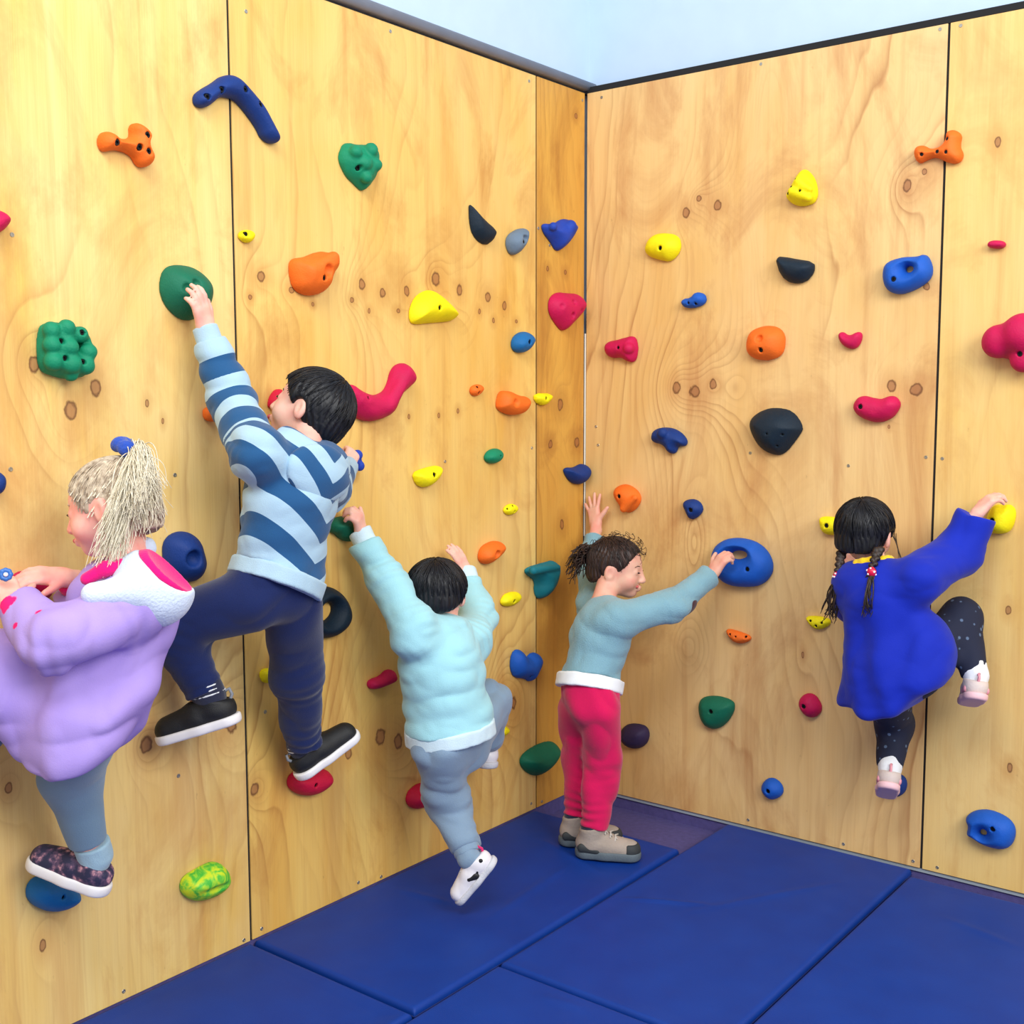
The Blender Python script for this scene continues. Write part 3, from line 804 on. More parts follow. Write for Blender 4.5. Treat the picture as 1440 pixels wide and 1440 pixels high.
hold('L', 'lime', 0.055, '258,1250 264,1234 288,1220 307,1212 321,1222 326,1238 317,1256 299,1266 278,1270 263,1262', 'lime green swirled jug hold low on the pale panel', cut=[(283, 1258, 318, 1243, .012, 1.05)], noise=0.001, tilt=0.3)
hold('L', 'sea', 0.055, '42,1255 47,1242 60,1233 90,1234 112,1250 115,1266 97,1280 74,1284 54,1278 44,1267', 'mid blue hold under the blonde girl\'s shoe', '85,1260', noise=0.0005, bsize=0.6)

# right wall
hold('R', 'orange', 0.042, '1284,218 1287,206 1298,203 1307,209 1320,207 1329,198 1330,184 1342,182 1352,189 1348,204 1355,218 1347,230 1331,228 1316,220 1302,224 1291,231',
     'orange bone-shaped hold across the right-hand panel joint', '1296,217 1318,213 1331,214 1332,195', noise=0.0008, bsize=0.7)
hold('R', 'yellow', 0.05, '1129,235 1140,244 1147,258 1147,282 1131,290 1113,288 1102,276 1111,262 1118,247', 'yellow ridged cone-shaped hold high on the swirl-grained panel', '1119,252 1113,263 1127,269 1109,272',
     ridge=[(1116, 270, 1138, 278, .014, .8), (1124, 256, 1140, 266, .012, .85)], noise=0.001, bsize=0.6)
hold('R', 'yellow', 0.045, '904,351 911,333 927,326 953,330 956,351 942,368 927,366 909,360', 'yellow rounded hold with one dark bolt on the swirl-grained panel', '930,349', noise=0.0005)
hold('R', 'black', 0.045, '1089,360 1111,362 1143,368 1143,382 1131,397 1111,399 1096,388', 'dark navy half-round ledge hold on the swirl-grained panel', noise=0.0008, smooth=1, tilt=0.3)
hold('R', 'blue', 0.055, '1240,387 1244,369 1267,361 1289,361 1300,356 1308,369 1310,384 1302,397 1280,410 1258,415 1244,405', 'blue jug hold with a hole through it, beside the right-hand panel joint', '1258,393',
     '1271,377 1278,372 1286,377 1281,383 1273,383', noise=0.0006)
hold('R', 'blue', 0.035, '957,427 960,420 971,419 978,410 990,413 992,424 982,432 964,434', 'small blue notched hold under the yellow rounded hold', '969,426 978,427', noise=0.001, bsize=0.6, smooth=1)
hold('R', 'magenta', 0.03, '1388,344 1393,338 1411,338 1415,344 1409,350 1391,349', 'tiny magenta bar-shaped hold on the plain right-hand panel', noise=0.0005)
hold('R', 'magenta', 0.045, '848,493 851,480 871,477 891,470 895,489 891,510 880,509 871,502 856,504', 'magenta flared hold on the swirl-grained panel close to the corner', '871,489', noise=0.001, bsize=0.8, lumps=[(886, 490, .018, .8)])
hold('R', 'orange', 0.055, '1047,484 1051,467 1067,458 1089,458 1102,469 1100,493 1089,505 1067,508 1049,499', 'orange rounded jug hold with a dimple on the swirl-grained panel', '1071,492', dents=[(1070, 476, .012, 1.0)], noise=0.0012)
hold('R', 'magenta', 0.03, '1177,471 1184,465 1193,473 1207,465 1213,471 1207,488 1196,492 1183,485', 'small magenta bean-shaped hold on the swirl-grained panel', noise=0.0004)
hold('R', 'magenta', 0.075, '1381,482 1389,462 1409,456 1422,445 1442,443 1468,450 1482,478 1466,514 1440,525 1427,519 1418,504 1400,501 1387,494', 'big magenta lobed hold on the plain right-hand panel', '1437,498',
     lumps=[(1405, 480, .045, .6), (1440, 470, .055, .7), (1440, 505, .035, .6)], noise=0.0008)
hold('R', 'magenta', 0.045, '1199,567 1209,555 1227,559 1238,562 1253,555 1264,563 1265,573 1253,590 1231,595 1209,588 1199,577', 'magenta kidney-shaped hold below two knots', '1211,572', noise=0.001)
hold('R', 'black', 0.065, '1048,593 1062,579 1084,572 1111,577 1126,600 1122,611 1102,637 1089,642 1067,634 1053,613', 'big dark navy sloper hold on the swirl-grained panel', '1081,610 1100,611 1091,627', noise=0.0006, bsize=0.45, dome=0.7)
hold('R', 'navy', 0.042, '914,616 918,603 938,600 956,607 965,620 962,628 951,627 949,637 940,639 931,625 918,623', 'dark blue claw-shaped hold on the swirl-grained panel', noise=0.001, lumps=[(935, 609, .018, .9)])
hold('R', 'orange', 0.045, '860,696 864,684 880,680 896,691 900,704 891,718 879,723 869,711', 'orange drop-shaped hold beside the curly-haired girl\'s raised hand', '872,698', noise=0.0008, ridge=[(878, 715, 894, 700, .013, .8)])
hold('R', 'navy', 0.035, '958,709 964,702 980,702 989,716 980,728 969,732 963,720', 'small dark blue hold above the big blue ring hold', '972,717', noise=0.0006)
hold('R', 'yellow', 0.035, '1150,732 1153,726 1174,727 1184,732 1183,748 1173,753 1164,753 1154,748', 'yellow hold at the dark-haired girl\'s head, beside her braid', '1163,739', noise=0.0003)
hold('R', 'yellow', 0.05, '1387,724 1397,709 1409,711 1419,709 1428,718 1425,737 1418,749 1404,752 1391,749 1386,738', 'yellow hold gripped by the girl in the royal blue smock', '1396,732', noise=0.0003)
hold('R', 'yellow', 0.028, '1131,867 1149,866 1168,871 1166,880 1153,886 1143,884 1136,876', 'small yellow bowl-shaped hold with three holes beside the braided girl', '1140,873 1156,876 1148,880', noise=0.0003, bsize=0.6, smooth=1)
hold('R', 'blue', 0.06, '998,786 1001,773 1008,764 1022,757 1043,757 1062,763 1077,776 1084,793 1082,810 1067,825 1043,827 1020,823 1008,812 1000,800', 'big blue ring-shaped jug hold gripped by the curly-haired girl', '1053,800',
     '1022,783 1028,776 1038,774 1049,777 1050,782 1044,786 1032,788', noise=0.0008)
hold('R', 'orange', 0.028, '1020,888 1023,884 1039,888 1056,895 1054,902 1041,906 1029,902', 'small orange tilted hold with three holes under the big blue ring hold', '1027,892 1035,895 1048,896', noise=0.0003, bsize=0.55, smooth=1)
hold('R', 'darkgreen', 0.045, '980,989 987,980 1009,979 1030,987 1031,1000 1020,1019 1004,1028 989,1023 981,1007', 'dark green rounded hold low on the swirl-grained panel', '1001,1000', noise=0.0005)
hold('R', 'magenta', 0.04, '1120,991 1127,977 1142,975 1153,989 1154,1002 1144,1011 1131,1008', 'magenta round hold with one dark bolt low on the swirl-grained panel', '1131,993', noise=0.0005)
hold('R', 'plum', 0.05, '868,1035 876,1020 892,1018 907,1023 911,1036 905,1050 891,1055 877,1050', 'dark plum hold behind the curly-haired girl\'s pink trousers', noise=0.0008)
hold('R', 'blue', 0.038, '1068,1107 1076,1095 1089,1095 1100,1107 1099,1120 1084,1127 1073,1119', 'small blue round hold low on the swirl-grained panel', '1081,1112', noise=0.0004)
hold('R', 'blue', 0.05, '1355,1151 1369,1141 1391,1140 1418,1152 1428,1169 1423,1190 1409,1197 1382,1190 1369,1181 1357,1175 1361,1163', 'blue jug hold with a hole, low on the plain right-hand panel', '1397,1165',
     '1376,1169 1383,1166 1388,1171 1385,1177 1377,1176', noise=0.0005)
hold('R', 'navy', 0.04, '1246,1093 1262,1088 1274,1097 1273,1114 1262,1123 1248,1119', 'dark blue hold behind the braided girl\'s lower shoe', noise=0.0005)

# ------------------------------------------------------------------ people: builders
def unit(v): v = np.asarray(v, float); return v/np.linalg.norm(v)
def frame(f, up):
    """rows: right, forward, up"""
    f = unit(f); r = unit(np.cross(f, up)); u = np.cross(r, f)
    return np.stack([r, f, u])

def skin_mat(name, col, flush):
    m, nt, b = new_mat(name); L = nt.links.new
    tc = N(nt, 'ShaderNodeTexCoord'); n = N(nt, 'ShaderNodeTexNoise'); n.inputs['Scale'].default_value = 26; n.inputs['Detail'].default_value = 3
    L(tc.outputs['Object'], n.inputs['Vector'])
    mx = N(nt, 'ShaderNodeMix'); mx.data_type = 'RGBA'; mx.inputs[6].default_value = col; mx.inputs[7].default_value = flush
    r = N(nt, 'ShaderNodeMapRange'); r.inputs[1].default_value = 0.35; r.inputs[2].default_value = 0.7
    L(n.outputs[0], r.inputs[0]); L(r.outputs[0], mx.inputs[0]); L(mx.outputs[2], b.inputs['Base Color'])
    b.inputs['Roughness'].default_value = 0.5; b.inputs['Specular IOR Level'].default_value = 0.35
    b.inputs['Subsurface Weight'].default_value = 0.15; b.inputs['Subsurface Radius'].default_value = (0.01, 0.004, 0.002); b.inputs['Subsurface Scale'].default_value = 0.5
    return m
M_skin = skin_mat('skin', srgb(236, 190, 172), srgb(238, 168, 154))
M_skin2 = skin_mat('skin_warm', srgb(228, 178, 156), srgb(226, 154, 138))
M_skin3 = skin_mat('skin_rosy', srgb(244, 186, 172), srgb(246, 158, 150))
M_lip = simple_mat('lips', srgb(206, 92, 96), 0.4, 0.05)
M_eye = simple_mat('eye', srgb(30, 22, 20), 0.2, 0.02)

def cloth_mat(name, col, bump=0.35, scale=420, var=0.05, rough=0.85, sheen=0.25):
    return simple_mat(name, srgb(*col), rough, bump, scale, var, 3.0, sheen=sheen, spec=0.2, vscale=10)

def hair_mat(name, c0, c1, rough=0.45, scale=(90, 90, 8), bump=0.4):
    m, nt, b = new_mat(name); L = nt.links.new
    tc = N(nt, 'ShaderNodeTexCoord'); mp = N(nt, 'ShaderNodeMapping'); mp.inputs['Scale'].default_value = scale; L(tc.outputs['Object'], mp.inputs[0])
    n = N(nt, 'ShaderNodeTexNoise'); n.inputs['Scale'].default_value = 1.6; n.inputs['Detail'].default_value = 4; L(mp.outputs[0], n.inputs['Vector'])
    mx = N(nt, 'ShaderNodeMix'); mx.data_type = 'RGBA'; mx.inputs[6].default_value = c0; mx.inputs[7].default_value = c1
    r = N(nt, 'ShaderNodeMapRange'); r.inputs[1].default_value = 0.35; r.inputs[2].default_value = 0.68
    L(n.outputs[0], r.inputs[0]); L(r.outputs[0], mx.inputs[0]); L(mx.outputs[2], b.inputs['Base Color'])
    bp = N(nt, 'ShaderNodeBump'); bp.inputs['Strength'].default_value = bump; bp.inputs['Distance'].default_value = 0.003
    L(n.outputs[0], bp.inputs['Height']); L(bp.outputs[0], b.inputs['Normal'])
    b.inputs['Roughness'].default_value = rough; b.inputs['Specular IOR Level'].default_value = 0.35
    return m
M_black_hair = hair_mat('black_hair', srgb(10, 12, 18), srgb(26, 28, 36))
M_brown_hair = hair_mat('dark_brown_hair', srgb(30, 22, 22), srgb(66, 46, 40))
M_braid = hair_mat('braid_hair', srgb(22, 18, 18), srgb(66, 50, 42))
M_blond = hair_mat('blonde_hair', srgb(214, 204, 178), srgb(246, 240, 222), 0.5)
M_blond_root = hair_mat('dark_blonde_hair', srgb(158, 140, 120), srgb(216, 202, 180), 0.6, (60, 60, 60))
M_nape = hair_mat('nape_hair', srgb(92, 76, 66), srgb(176, 150, 128), 0.6, (60, 60, 60))

def add_head(F, c, A, s=1.0, ear=1.0, chin=0.0, nose=1.0):
    L = lambda x, y, z: c+s*(x*A[0]+y*A[1]+z*A[2])
    F.ell(c, np.array([.070, .084, .074])*s, A, 0.02)
    F.ell(L(0, .026, -.045), np.array([.055, .056, .056])*s, A, 0.02*s)
    for sg in (-1, 1):
        F.ell(L(sg*.031, .050, -.046), np.array([.026, .026, .026])*s, A, 0.014*s)
    F.ell(L(0, .056, -.086), np.array([.021, .020, .017])*s, A, 0.018*s)
    F.cone(L(0, .080, -.012), L(0, .093*nose, -.043), .0065*s, .0095*s, 0.010*s)
    for sg in (-1, 1):
        F.ell(L(sg*.009, .088, -.046), np.array([.0065, .007, .006])*s, A, 0.005*s)
        F.ell(L(sg*.029, .088, -.016), np.array([.013, .010, .009])*s, A, 0.010*s, 's')
        F.ell(L(sg*.029, .0690, -.016), np.array([.0135, .0105, .0115])*s, A, 0.004*s)
        F.ell(L(sg*.071, -.004, -.024), np.array([.010, .017, .026])*s*ear, frame(A[1]+A[0]*sg*(-.5), A[2]), 0.006*s)
        F.ell(L(sg*.080, .001, -.021), np.array([.006, .0095, .015])*s*ear, frame(A[1]+A[0]*sg*(-.5), A[2]), 0.004*s, 's')
    F.ell(L(0, .0825, -.0655), np.array([.017, .008, .0055])*s, A, 0.006*s)
    F.ell(L(0, .081, -.0735), np.array([.014, .008, .0055])*s, A, 0.006*s)
    return L

def add_hand(F, wr, d, n, left, curls, spread=0.12, s=1.05, thumb=(0.55, 0.75, 0.25), tcurl=0.35, twist=0.0):
    d = unit(d); n = unit(np.asarray(n)-d*np.dot(n, d)); t = np.cross(d, n)*(-1 if left else 1)
    H = Field()
    H.box(wr+d*.027*s, np.array([.0215, .031, .0095])*s, np.stack([t, d, n]), .0085*s)
    H.cone(wr-d*.02*s, wr+d*.012*s, .019*s, .0165*s, .012*s, flat=(n, .78))
    base = (.0165, .0058, -.0052, -.0155); reach = (.053, .056, .054, .047); ln = (.95, 1.05, .98, .8)
    for i in range(4):
        G = Field()
        p = wr+d*reach[i]*s+t*base[i]*s
        dd = unit(d+t*spread*(1.5-i)/1.5)
        a = 0.0
        c = curls[i] if hasattr(curls[0], '__len__') else curls
        G.cone(wr+d*.030*s+t*base[i]*.8*s, p, .0075*s, .0070*s)
        for j, (l, r0, r1) in enumerate(((.021, .0070, .0063), (.0145, .0063, .0058), (.0115, .0058, .0050))):
            a += c[j]
            q = p+(dd*math.cos(a)+n*math.sin(a))*l*s*ln[i]
            G.cone(p, q, r0*s, r1*s, 0.001)
            p = q
        H.sub(G, 0.0035 if i else 0.004)
    G = Field()
    p = wr+d*.016*s+t*.016*s
    d1 = unit(d*thumb[0]+t*thumb[1]+n*thumb[2]); q = p+d1*.026*s
    G.cone(p, q, .0095*s, .0078*s)
    d2 = unit(d1*math.cos(tcurl)+unit(d*.6-t*.5+n*.4)*math.sin(tcurl)); r = q+d2*.020*s
    G.cone(q, r, .0078*s, .0060*s, .001)
    H.sub(G, .006)
    F.sub(H, 0.004)

def add_body(F, J, B, s=1.0):
    """trunk, neck, arms to the wrist, legs to the feet; B = trunk axes (right, forward, up)"""
    F.ell(J['chest'], np.array([.098, .074, .115])*s, B, 0.03)
    F.cone(J['chest'], J['hip'], .080*s, .082*s, 0.03, flat=(B[1], .82))
    F.ell(J['hip'], np.array([.098, .080, .080])*s, B, 0.03)
    F.cone(J['lsh'], J['rsh'], .040*s, .040*s, 0.03)
    F.cone(J['neck']-B[2]*.02, J['skull'], .038*s, .036*s, 0.02)
    for a in 'lr':
        F.cone(J[a+'sh'], J[a+'el'], .037*s, .028*s, 0.025)
        F.cone(J[a+'el'], J[a+'wr'], .029*s, .0185*s, 0.012)
        F.cone(J[a+'hip']-B[2]*.028, J[a+'kn'], .059*s, .042*s, 0.025)
        F.cone(J[a+'kn'], J[a+'an'], .043*s, .026*s, 0.015)
        F.cone(J[a+'an'], J[a+'an']+unit(J[a+'toe']-J[a+'an'])*.07, .026*s, .019*s, 0.01)

def capped(pts_, rad, k=0.02, n0=None, n1=None, flat=None, s0=0.0, s1=0.0):
    """a chain of cones cut off square at either end"""
    G = Field()
    for i in range(len(pts_)-2):
        G.cone(pts_[i], pts_[i+1], rad[i], rad[i+1], k if i else 0, flat=flat)
    E = Field(); E.cone(pts_[-2], pts_[-1], rad[-2], rad[-1], flat=flat)
    if n1 is not False:
        E.plane(pts_[-1]+unit(pts_[-1]-pts_[-2])*s1, (unit(pts_[-1]-pts_[-2]) if n1 is None else n1), 0.004)
    G.sub(E, k if len(pts_) > 2 else 0)
    return G

def folds(seed, amp, freq, stretch=(1, 1, 1)):
    A = Waves(seed, freq, 6, stretch); Bw = Waves(seed+9, freq*0.45, 5)
    return lambda P: amp*(0.6-np.abs(A(P)+0.5*Bw(P))*1.3)

def elbow_folds(seed, amp, J, lam=0.026, w=0.06):
    """folds that ring the bend of a limb (list of (joint, direction))"""
    Wv = Waves(seed, 26); Wm = Waves(seed+40, 30)
    def fn(P):
        v = 0
        a = 2.6*Wv(P); m = np.clip(.45+.9*Wm(P), 0, 1.2)*.7
        for p, d in J:
            q = P-p
            v = v+np.exp(-(q*q).sum(-1)/w**2)*np.sin((q@d)/lam*6.28+a)
        return amp*v*m
    return fn

def tubes(strands, r0, r1, sides=5, prof=None):
    V, Q = [], []
    base = 0
    for S in strands:
        S = np.asarray(S, float); n = len(S)
        T = np.gradient(S, axis=0); T /= np.linalg.norm(T, axis=1)[:, None]+1e-12
        ref = np.array([0.3, 0.5, 0.81]); a = np.cross(T, ref); a /= np.linalg.norm(a, axis=1)[:, None]+1e-9
        b = np.cross(T, a)
        t = np.linspace(0, 1, n)
        rr = r0+(r1-r0)*t if prof is None else r0*prof(t)
        ang = np.arange(sides)*2*np.pi/sides
        ring = S[:, None, :]+rr[:, None, None]*(np.cos(ang)[None, :, None]*a[:, None, :]+np.sin(ang)[None, :, None]*b[:, None, :])
        V.append(ring.reshape(-1, 3))
        i = np.arange(n-1)[:, None]*sides+np.arange(sides)[None]
        j = np.arange(n-1)[:, None]*sides+(np.arange(sides)[None]+1) % sides
        Q.append(np.stack([i, j, j+sides, i+sides], -1).reshape(-1, 4)+base)
        cap0 = np.arange(sides); 
        base += n*sides
    return mesh_np(np.concatenate(V), np.concatenate(Q))

def bez(p0, p1, p2, p3, n=12):
    t = np.linspace(0, 1, n)[:, None]
    return (1-t)**3*p0+3*t*(1-t)**2*p1+3*t*t*(1-t)*p2+t**3*p3

def shoe(parent, ank, d, up, m_upper, m_sole, s=1.0, boot=False, laces=None, heel_tab=None, patch=None, sock=None, sock_len=0.05, sock_band=None, legdir=None, sole_h=0.020, label=None, toe_cap=None):
    d = unit(d); up = unit(np.asarray(up, float)-d*np.dot(up, d)); sd = np.cross(d, up); A = np.stack([d, sd, up])
    o = ank-up*(.066 if boot else .060)*s
    L = lambda x, y, z: o+s*(x*d+y*sd+z*up)
    top = .088 if boot else .064
    F = Field()
    F.cone(L(-.020, 0, .036), L(.030, 0, .036), .0285*s, .0290*s, 0)
    F.cone(L(.030, .001, .034), L(.092, .003, .026), .0300*s, .0270*s, 0.012)
    F.cone(L(-.008, 0, .040), L(-.004, 0, top), (.034 if boot else .031)*s, (.036 if boot else .032)*s, 0.012)
    F.plane(L(-.008, 0, top-.004), unit(up*1.0-d*0.25), .006)
    F.plane(L(0, 0, sole_h-.006), -up, .002)
    F.cone(L(-.006, 0, top-.022), L(-.004, 0, top+.04), .0265*s, .0285*s, .003, mode='s')
    F.disp(folds(int(abs(ank[0]*1000)) % 97, .0009, 90))
    u = solid('shoe', F, .0026, m_upper, parent)
    if label: u['label'] = label
    G = Field()
    G.cone(L(-.020, 0, .014), L(.030, 0, .014), .0315*s, .0305*s, 0)
    G.cone(L(.030, .001, .014), L(.092, .003, .014), .0325*s, .0310*s, 0.012)
    G.plane(L(0, 0, sole_h), up, .004)
    G.plane(L(0, 0, 0), -up, .006)
    if boot:
        W = Waves(5, 260)
    solid('sole', G, .0026, m_sole, u)
    if laces is not None:
        st = []
        for i in range(4):
            x = .024+i*.013+(.006 if boot else 0); z = .0705-i*.006+(.008-.002*i if boot else 0)
            st.append([L(x, yy*.020, z-.010*(abs(yy)**2)) for yy in (-1, -.6, -.2, .2, .6, 1)])
            st.append([L(x+.007*(1 if k % 2 else 0)-.002, yy*.018, z+.001-.009*(abs(yy)**2)) for k, yy in enumerate((-1, -.4, .2, .9))])
        link('lace', tubes(st, .0019, .0019, 6), laces, u)
    if heel_tab is not None:
        link('heel_tab', tubes([[L(-.038, 0, top-.018), L(-.046, 0, top-.006), L(-.044, 0, top+.006), L(-.036, 0, top+.004)]], .004, .004, 8), heel_tab, u)
    if toe_cap is not None:
        T = Field(); T.cone(L(.070, .003, .028), L(.093, .003, .026), .0295*s, .0288*s); T.plane(L(.086, 0, 0), -d, .003); T.plane(L(0, 0, sole_h-.004), -up, .002); T.plane(L(0, 0, .045), up, .003)
        solid('toe_cap', T, .0026, toe_cap, u)
    if patch is not None:
        for (mat_, x0, z0, x1, z1, rad) in patch:
            for sg in (-1, 1):
                T = Field(); T.cone(L(x0, sg*.0285, z0), L(x1, sg*.0290, z1), rad*s, rad*.6*s, flat=(sd, .55))
                solid('side_panel', T, .0024, mat_, u)
    if sock is not None:
        ld = up if legdir is None else unit(legdir)
        T = capped([L(-.004, 0, .045), L(-.003, 0, .07), L(-.002, 0, .07)+ld*sock_len], [.0285*s, .031*s, .034*s], .01)
        T.disp(folds(31, .0012, 110))
        k = solid('sock', T, .003, sock, parent)
        if sock_band is not None:
            for q in sock_band[1]:
                p = L(-.003, 0, .07)+ld*q
                link('band', tubes([[p+(.0325*s)*(math.cos(a)*d+math.sin(a)*sd) for a in np.linspace(0, 2*math.pi, 17)]], .0022, .0022, 6), sock_band[0], k)
    return u

def ring_tube(name, c, ax0, ax1, r, tr, mat, parent, n=28, wob=0.0):
    S = [c+ax0*r*math.cos(a)+ax1*r*math.sin(a) for a in np.linspace(0, 2*math.pi, n)]
    return link(name, tubes([S], tr, tr, 8), mat, parent)

def joints(wl, spec):
    J = {}
    for k, v in spec.items():
        fn = PL if (v[3] if len(v) > 3 else wl) == 'L' else PR
        J[k] = fn(v[0], v[1], v[2])
    return J
def limb_report(name, J):
    for a, b in (('lsh', 'rsh'), ('lsh', 'lel'), ('lel', 'lwr'), ('rsh', 'rel'), ('rel', 'rwr'), ('lhip', 'lkn'), ('lkn', 'lan'), ('rhip', 'rkn'), ('rkn', 'ran'), ('neck', 'hip'), ('neck', 'head')):
        print('LEN', name, a, b, round(float(np.linalg.norm(J[a]-J[b])), 3))
def person(label, J, base):
    o = empty('person', base)
    tag(o, label, 'person', 'children climbing the plywood wall')
    return o

# ------------------------------------------------------------------ people
def set_attr(me, name, vals):
    a = me.attributes.new(name, 'FLOAT', 'POINT'); a.data.foreach_set('value', np.asarray(vals, dtype=np.float32))

def trunk_axes(J):
    up = unit(J['neck']-J['hip']); r = unit(J['rsh']-J['lsh']); f = np.cross(up, r)
    return frame(f, up)

def hair_cap(parent, c, A, s, mat, rad=(.078, .093, .083), front=(.036, 1.15), low=(.043, .5), ears=True, groove=.0014, part=None, h=.003, sh=(0, -.004, .003), extra=None, nape=None, k=.01, strands=260):
    L = lambda x, y, z: c+s*(x*A[0]+y*A[1]+z*A[2])
    F = Field()
    F.ell(L(*sh), np.array(rad)*s, A)
    if nape: F.ell(L(0, -.050, -.040+nape[0]), np.array([.060, .040, nape[1]])*s, A, .02)
    crown = L(0, -.035, .07)
    Wv = Waves(11, 60)
    def gr(P):
        q = P-crown
        x = q@A[0]; y = q@A[1]
        ph = np.arctan2(x, y)
        g = groove*np.sin(ph*27+4.5*Wv(P))+groove*.7*np.sin(ph*61+5*Wv(P))
        if part: g = g+.006*np.exp(-(((P-c)@A[0]-part*((P-c)@A[2]))/.0045)**2)*(q@A[2] < 0.05)
        return g
    F.disp(gr)
    F.plane(L(0, front[0], 0), A[1]-A[2]*front[1], k)
    F.plane(L(0, -.02, -low[0]), A[1]*low[1]-A[2], k)
    if ears:
        for sg in (-1, 1): F.ell(L(sg*.088, .004, -.028), np.array([.034, .021, .030])*s, A, .008, 's')
    if extra: extra(F, L)
    hr = solid('hair', F, h, mat, parent)
    rs = np.random.RandomState(int(abs(c[1])*977) % 9999)
    cd = unit(np.array([0, -.42, .9])); t1 = unit(np.cross(cd, [0, 1, 0])); t2 = np.cross(cd, t1)
    S = []
    for i in range(strands):
        ph = rs.rand()*2*math.pi; dr = t1*math.cos(ph)+t2*math.sin(ph)
        ln = rs.uniform(1.2, 2.0); a0 = rs.uniform(0.0, .5); lift = rs.uniform(-.0006, .0022); wob = rs.normal(0, .10)
        pl = []
        for t in np.linspace(a0, a0+ln, 12):
            d2 = unit(cd*math.cos(t)+(dr+np.cross(cd, dr)*wob*(t-a0))*math.sin(t))
            q = d2*(np.array(rad)+lift)
            y, z = q[1]+sh[1], q[2]+sh[2]
            if (y-front[0])-front[1]*z > .003 or low[1]*(y+.02)-(z+low[0]) > .004: break
            if ears and abs(q[0]) > .05 and abs(y-.004) < .023 and abs(z+.028) < .033: break
            pl.append(L(q[0]+sh[0], y, z))
        if len(pl) > 3: S.append(pl)
    if S: link('hair_strand', tubes(S, .0013, .0008, 4), mat, hr)
    return hr

def brows_eyes(parent, L, mat_brow, s=1.0, narrow=.0036):
    for sg in (-1, 1):
        E = Field(); E.ell(L(sg*.029, .0785, -.0165), np.array([.0095, .0035, narrow])*s, None)
        solid('eye', E, .0016, M_eye, parent)
        link('eyebrow', tubes([[L(sg*x, y, z) for x, y, z in ((.014, .0805, .001), (.022, .0795, .004), (.032, .0755, .005), (.041, .0695, .001))]], .0016*s, .0009*s, 6), mat_brow, parent)

def jumper(root, name, J, B, mat, hem, cuffs, chest=(.112, .090, .125), waist=(.100, .104), sl=(.054, .046, .037), amp=.004, freq=34, seed=1, h=.0042, attr=None, hem_n=None, flat=.84, extra=None, shoulder=.050, lowdrop=None):
    F = Field()
    T = Field()
    T.ell(J['chest'], chest, B)
    T.cone(J['chest']-B[2]*.02, hem+B[2]*.0, waist[0], waist[1], .04, flat=(B[1], flat))
    T.cone(hem, hem-B[2]*.08, waist[1], waist[1], .01, flat=(B[1], flat))
    T.cone(J['lsh'], J['rsh'], shoulder, shoulder, .035)
    T.plane(hem, -B[2] if hem_n is None else hem_n, .006)
    F.sub(T, 0)
    for a in 'lr':
        e = cuffs.get(a)
        if e is None: continue
        F.sub(capped([J[a+'sh'], J[a+'el'], e], sl, .03), .035)
    if extra: extra(F)
    bends = []
    for a in 'lr':
        bends.append((J[a+'el'], unit(J[a+'wr']-J[a+'sh'])))
        bends.append((J[a+'sh'], unit(J[a+'el']-J[a+'sh'])))
    F.disp(folds(seed, amp, freq, (.65, .65, 1.8))); F.disp(folds(seed+100, amp*.20, freq*2.1))
    F.disp(elbow_folds(seed+3, amp*.9, bends))
    V, Q = grow(F, h)
    me = mesh_np(V, Q)
    if attr is not None: set_attr(me, 'stripe', attr(V))
    return link(name, me, mat, root)

def trousers(root, name, J, B, mat, ends, pelvis=(.108, .092, .085), rad=(.070, .056, .044), amp=.004, freq=36, seed=4, h=.0042, top=None, knee=1.0):
    F = Field()
    P_ = Field(); P_.ell(J['hip']-B[2]*.01, pelvis, B); P_.cone(J['hip'], J['hip']+B[2]*.08, pelvis[0]*.92, pelvis[0]*.9, .02, flat=(B[1], .84))
    P_.plane(J['hip']+B[2]*(.05 if top is None else top), B[2], .005)
    F.sub(P_, 0)
    for a in 'lr':
        if ends.get(a) is None: continue
        F.sub(capped([J[a+'hip']-B[2]*.03, J[a+'kn'], ends[a]], rad, .035), .035)
    F.ell(J['hip']+B[2]*((.05 if top is None else top)+.135), (.21, .18, .13), B, .008, 's')
    F.disp(folds(seed, amp, freq, (1, 1, 1.3)))
    b = []
    for a in 'lr': b += [(J[a+'kn'], unit(J[a+'an']-J[a+'hip'])), (J[a+'an']*.8+J[a+'kn']*.2, unit(J[a+'an']-J[a+'kn']))]
    F.disp(elbow_folds(seed+1, amp*1.1, b, .030, .06))
    return solid(name, F, h, mat, root)

def band(root, name, c, n, r0, mat, width, flat=None, thick=None, h=.0036, r1=None):
    n = unit(n)
    F = Field(); F.cone(c-n*.03, c+n*.03, r0, r0 if r1 is None else r1, flat=flat)
    F.plane(c+n*width/2, n, .003); F.plane(c-n*width/2, -n, .003)
    F.disp(folds(17, .0012, 120))
    return solid(name, F, h, mat, root)

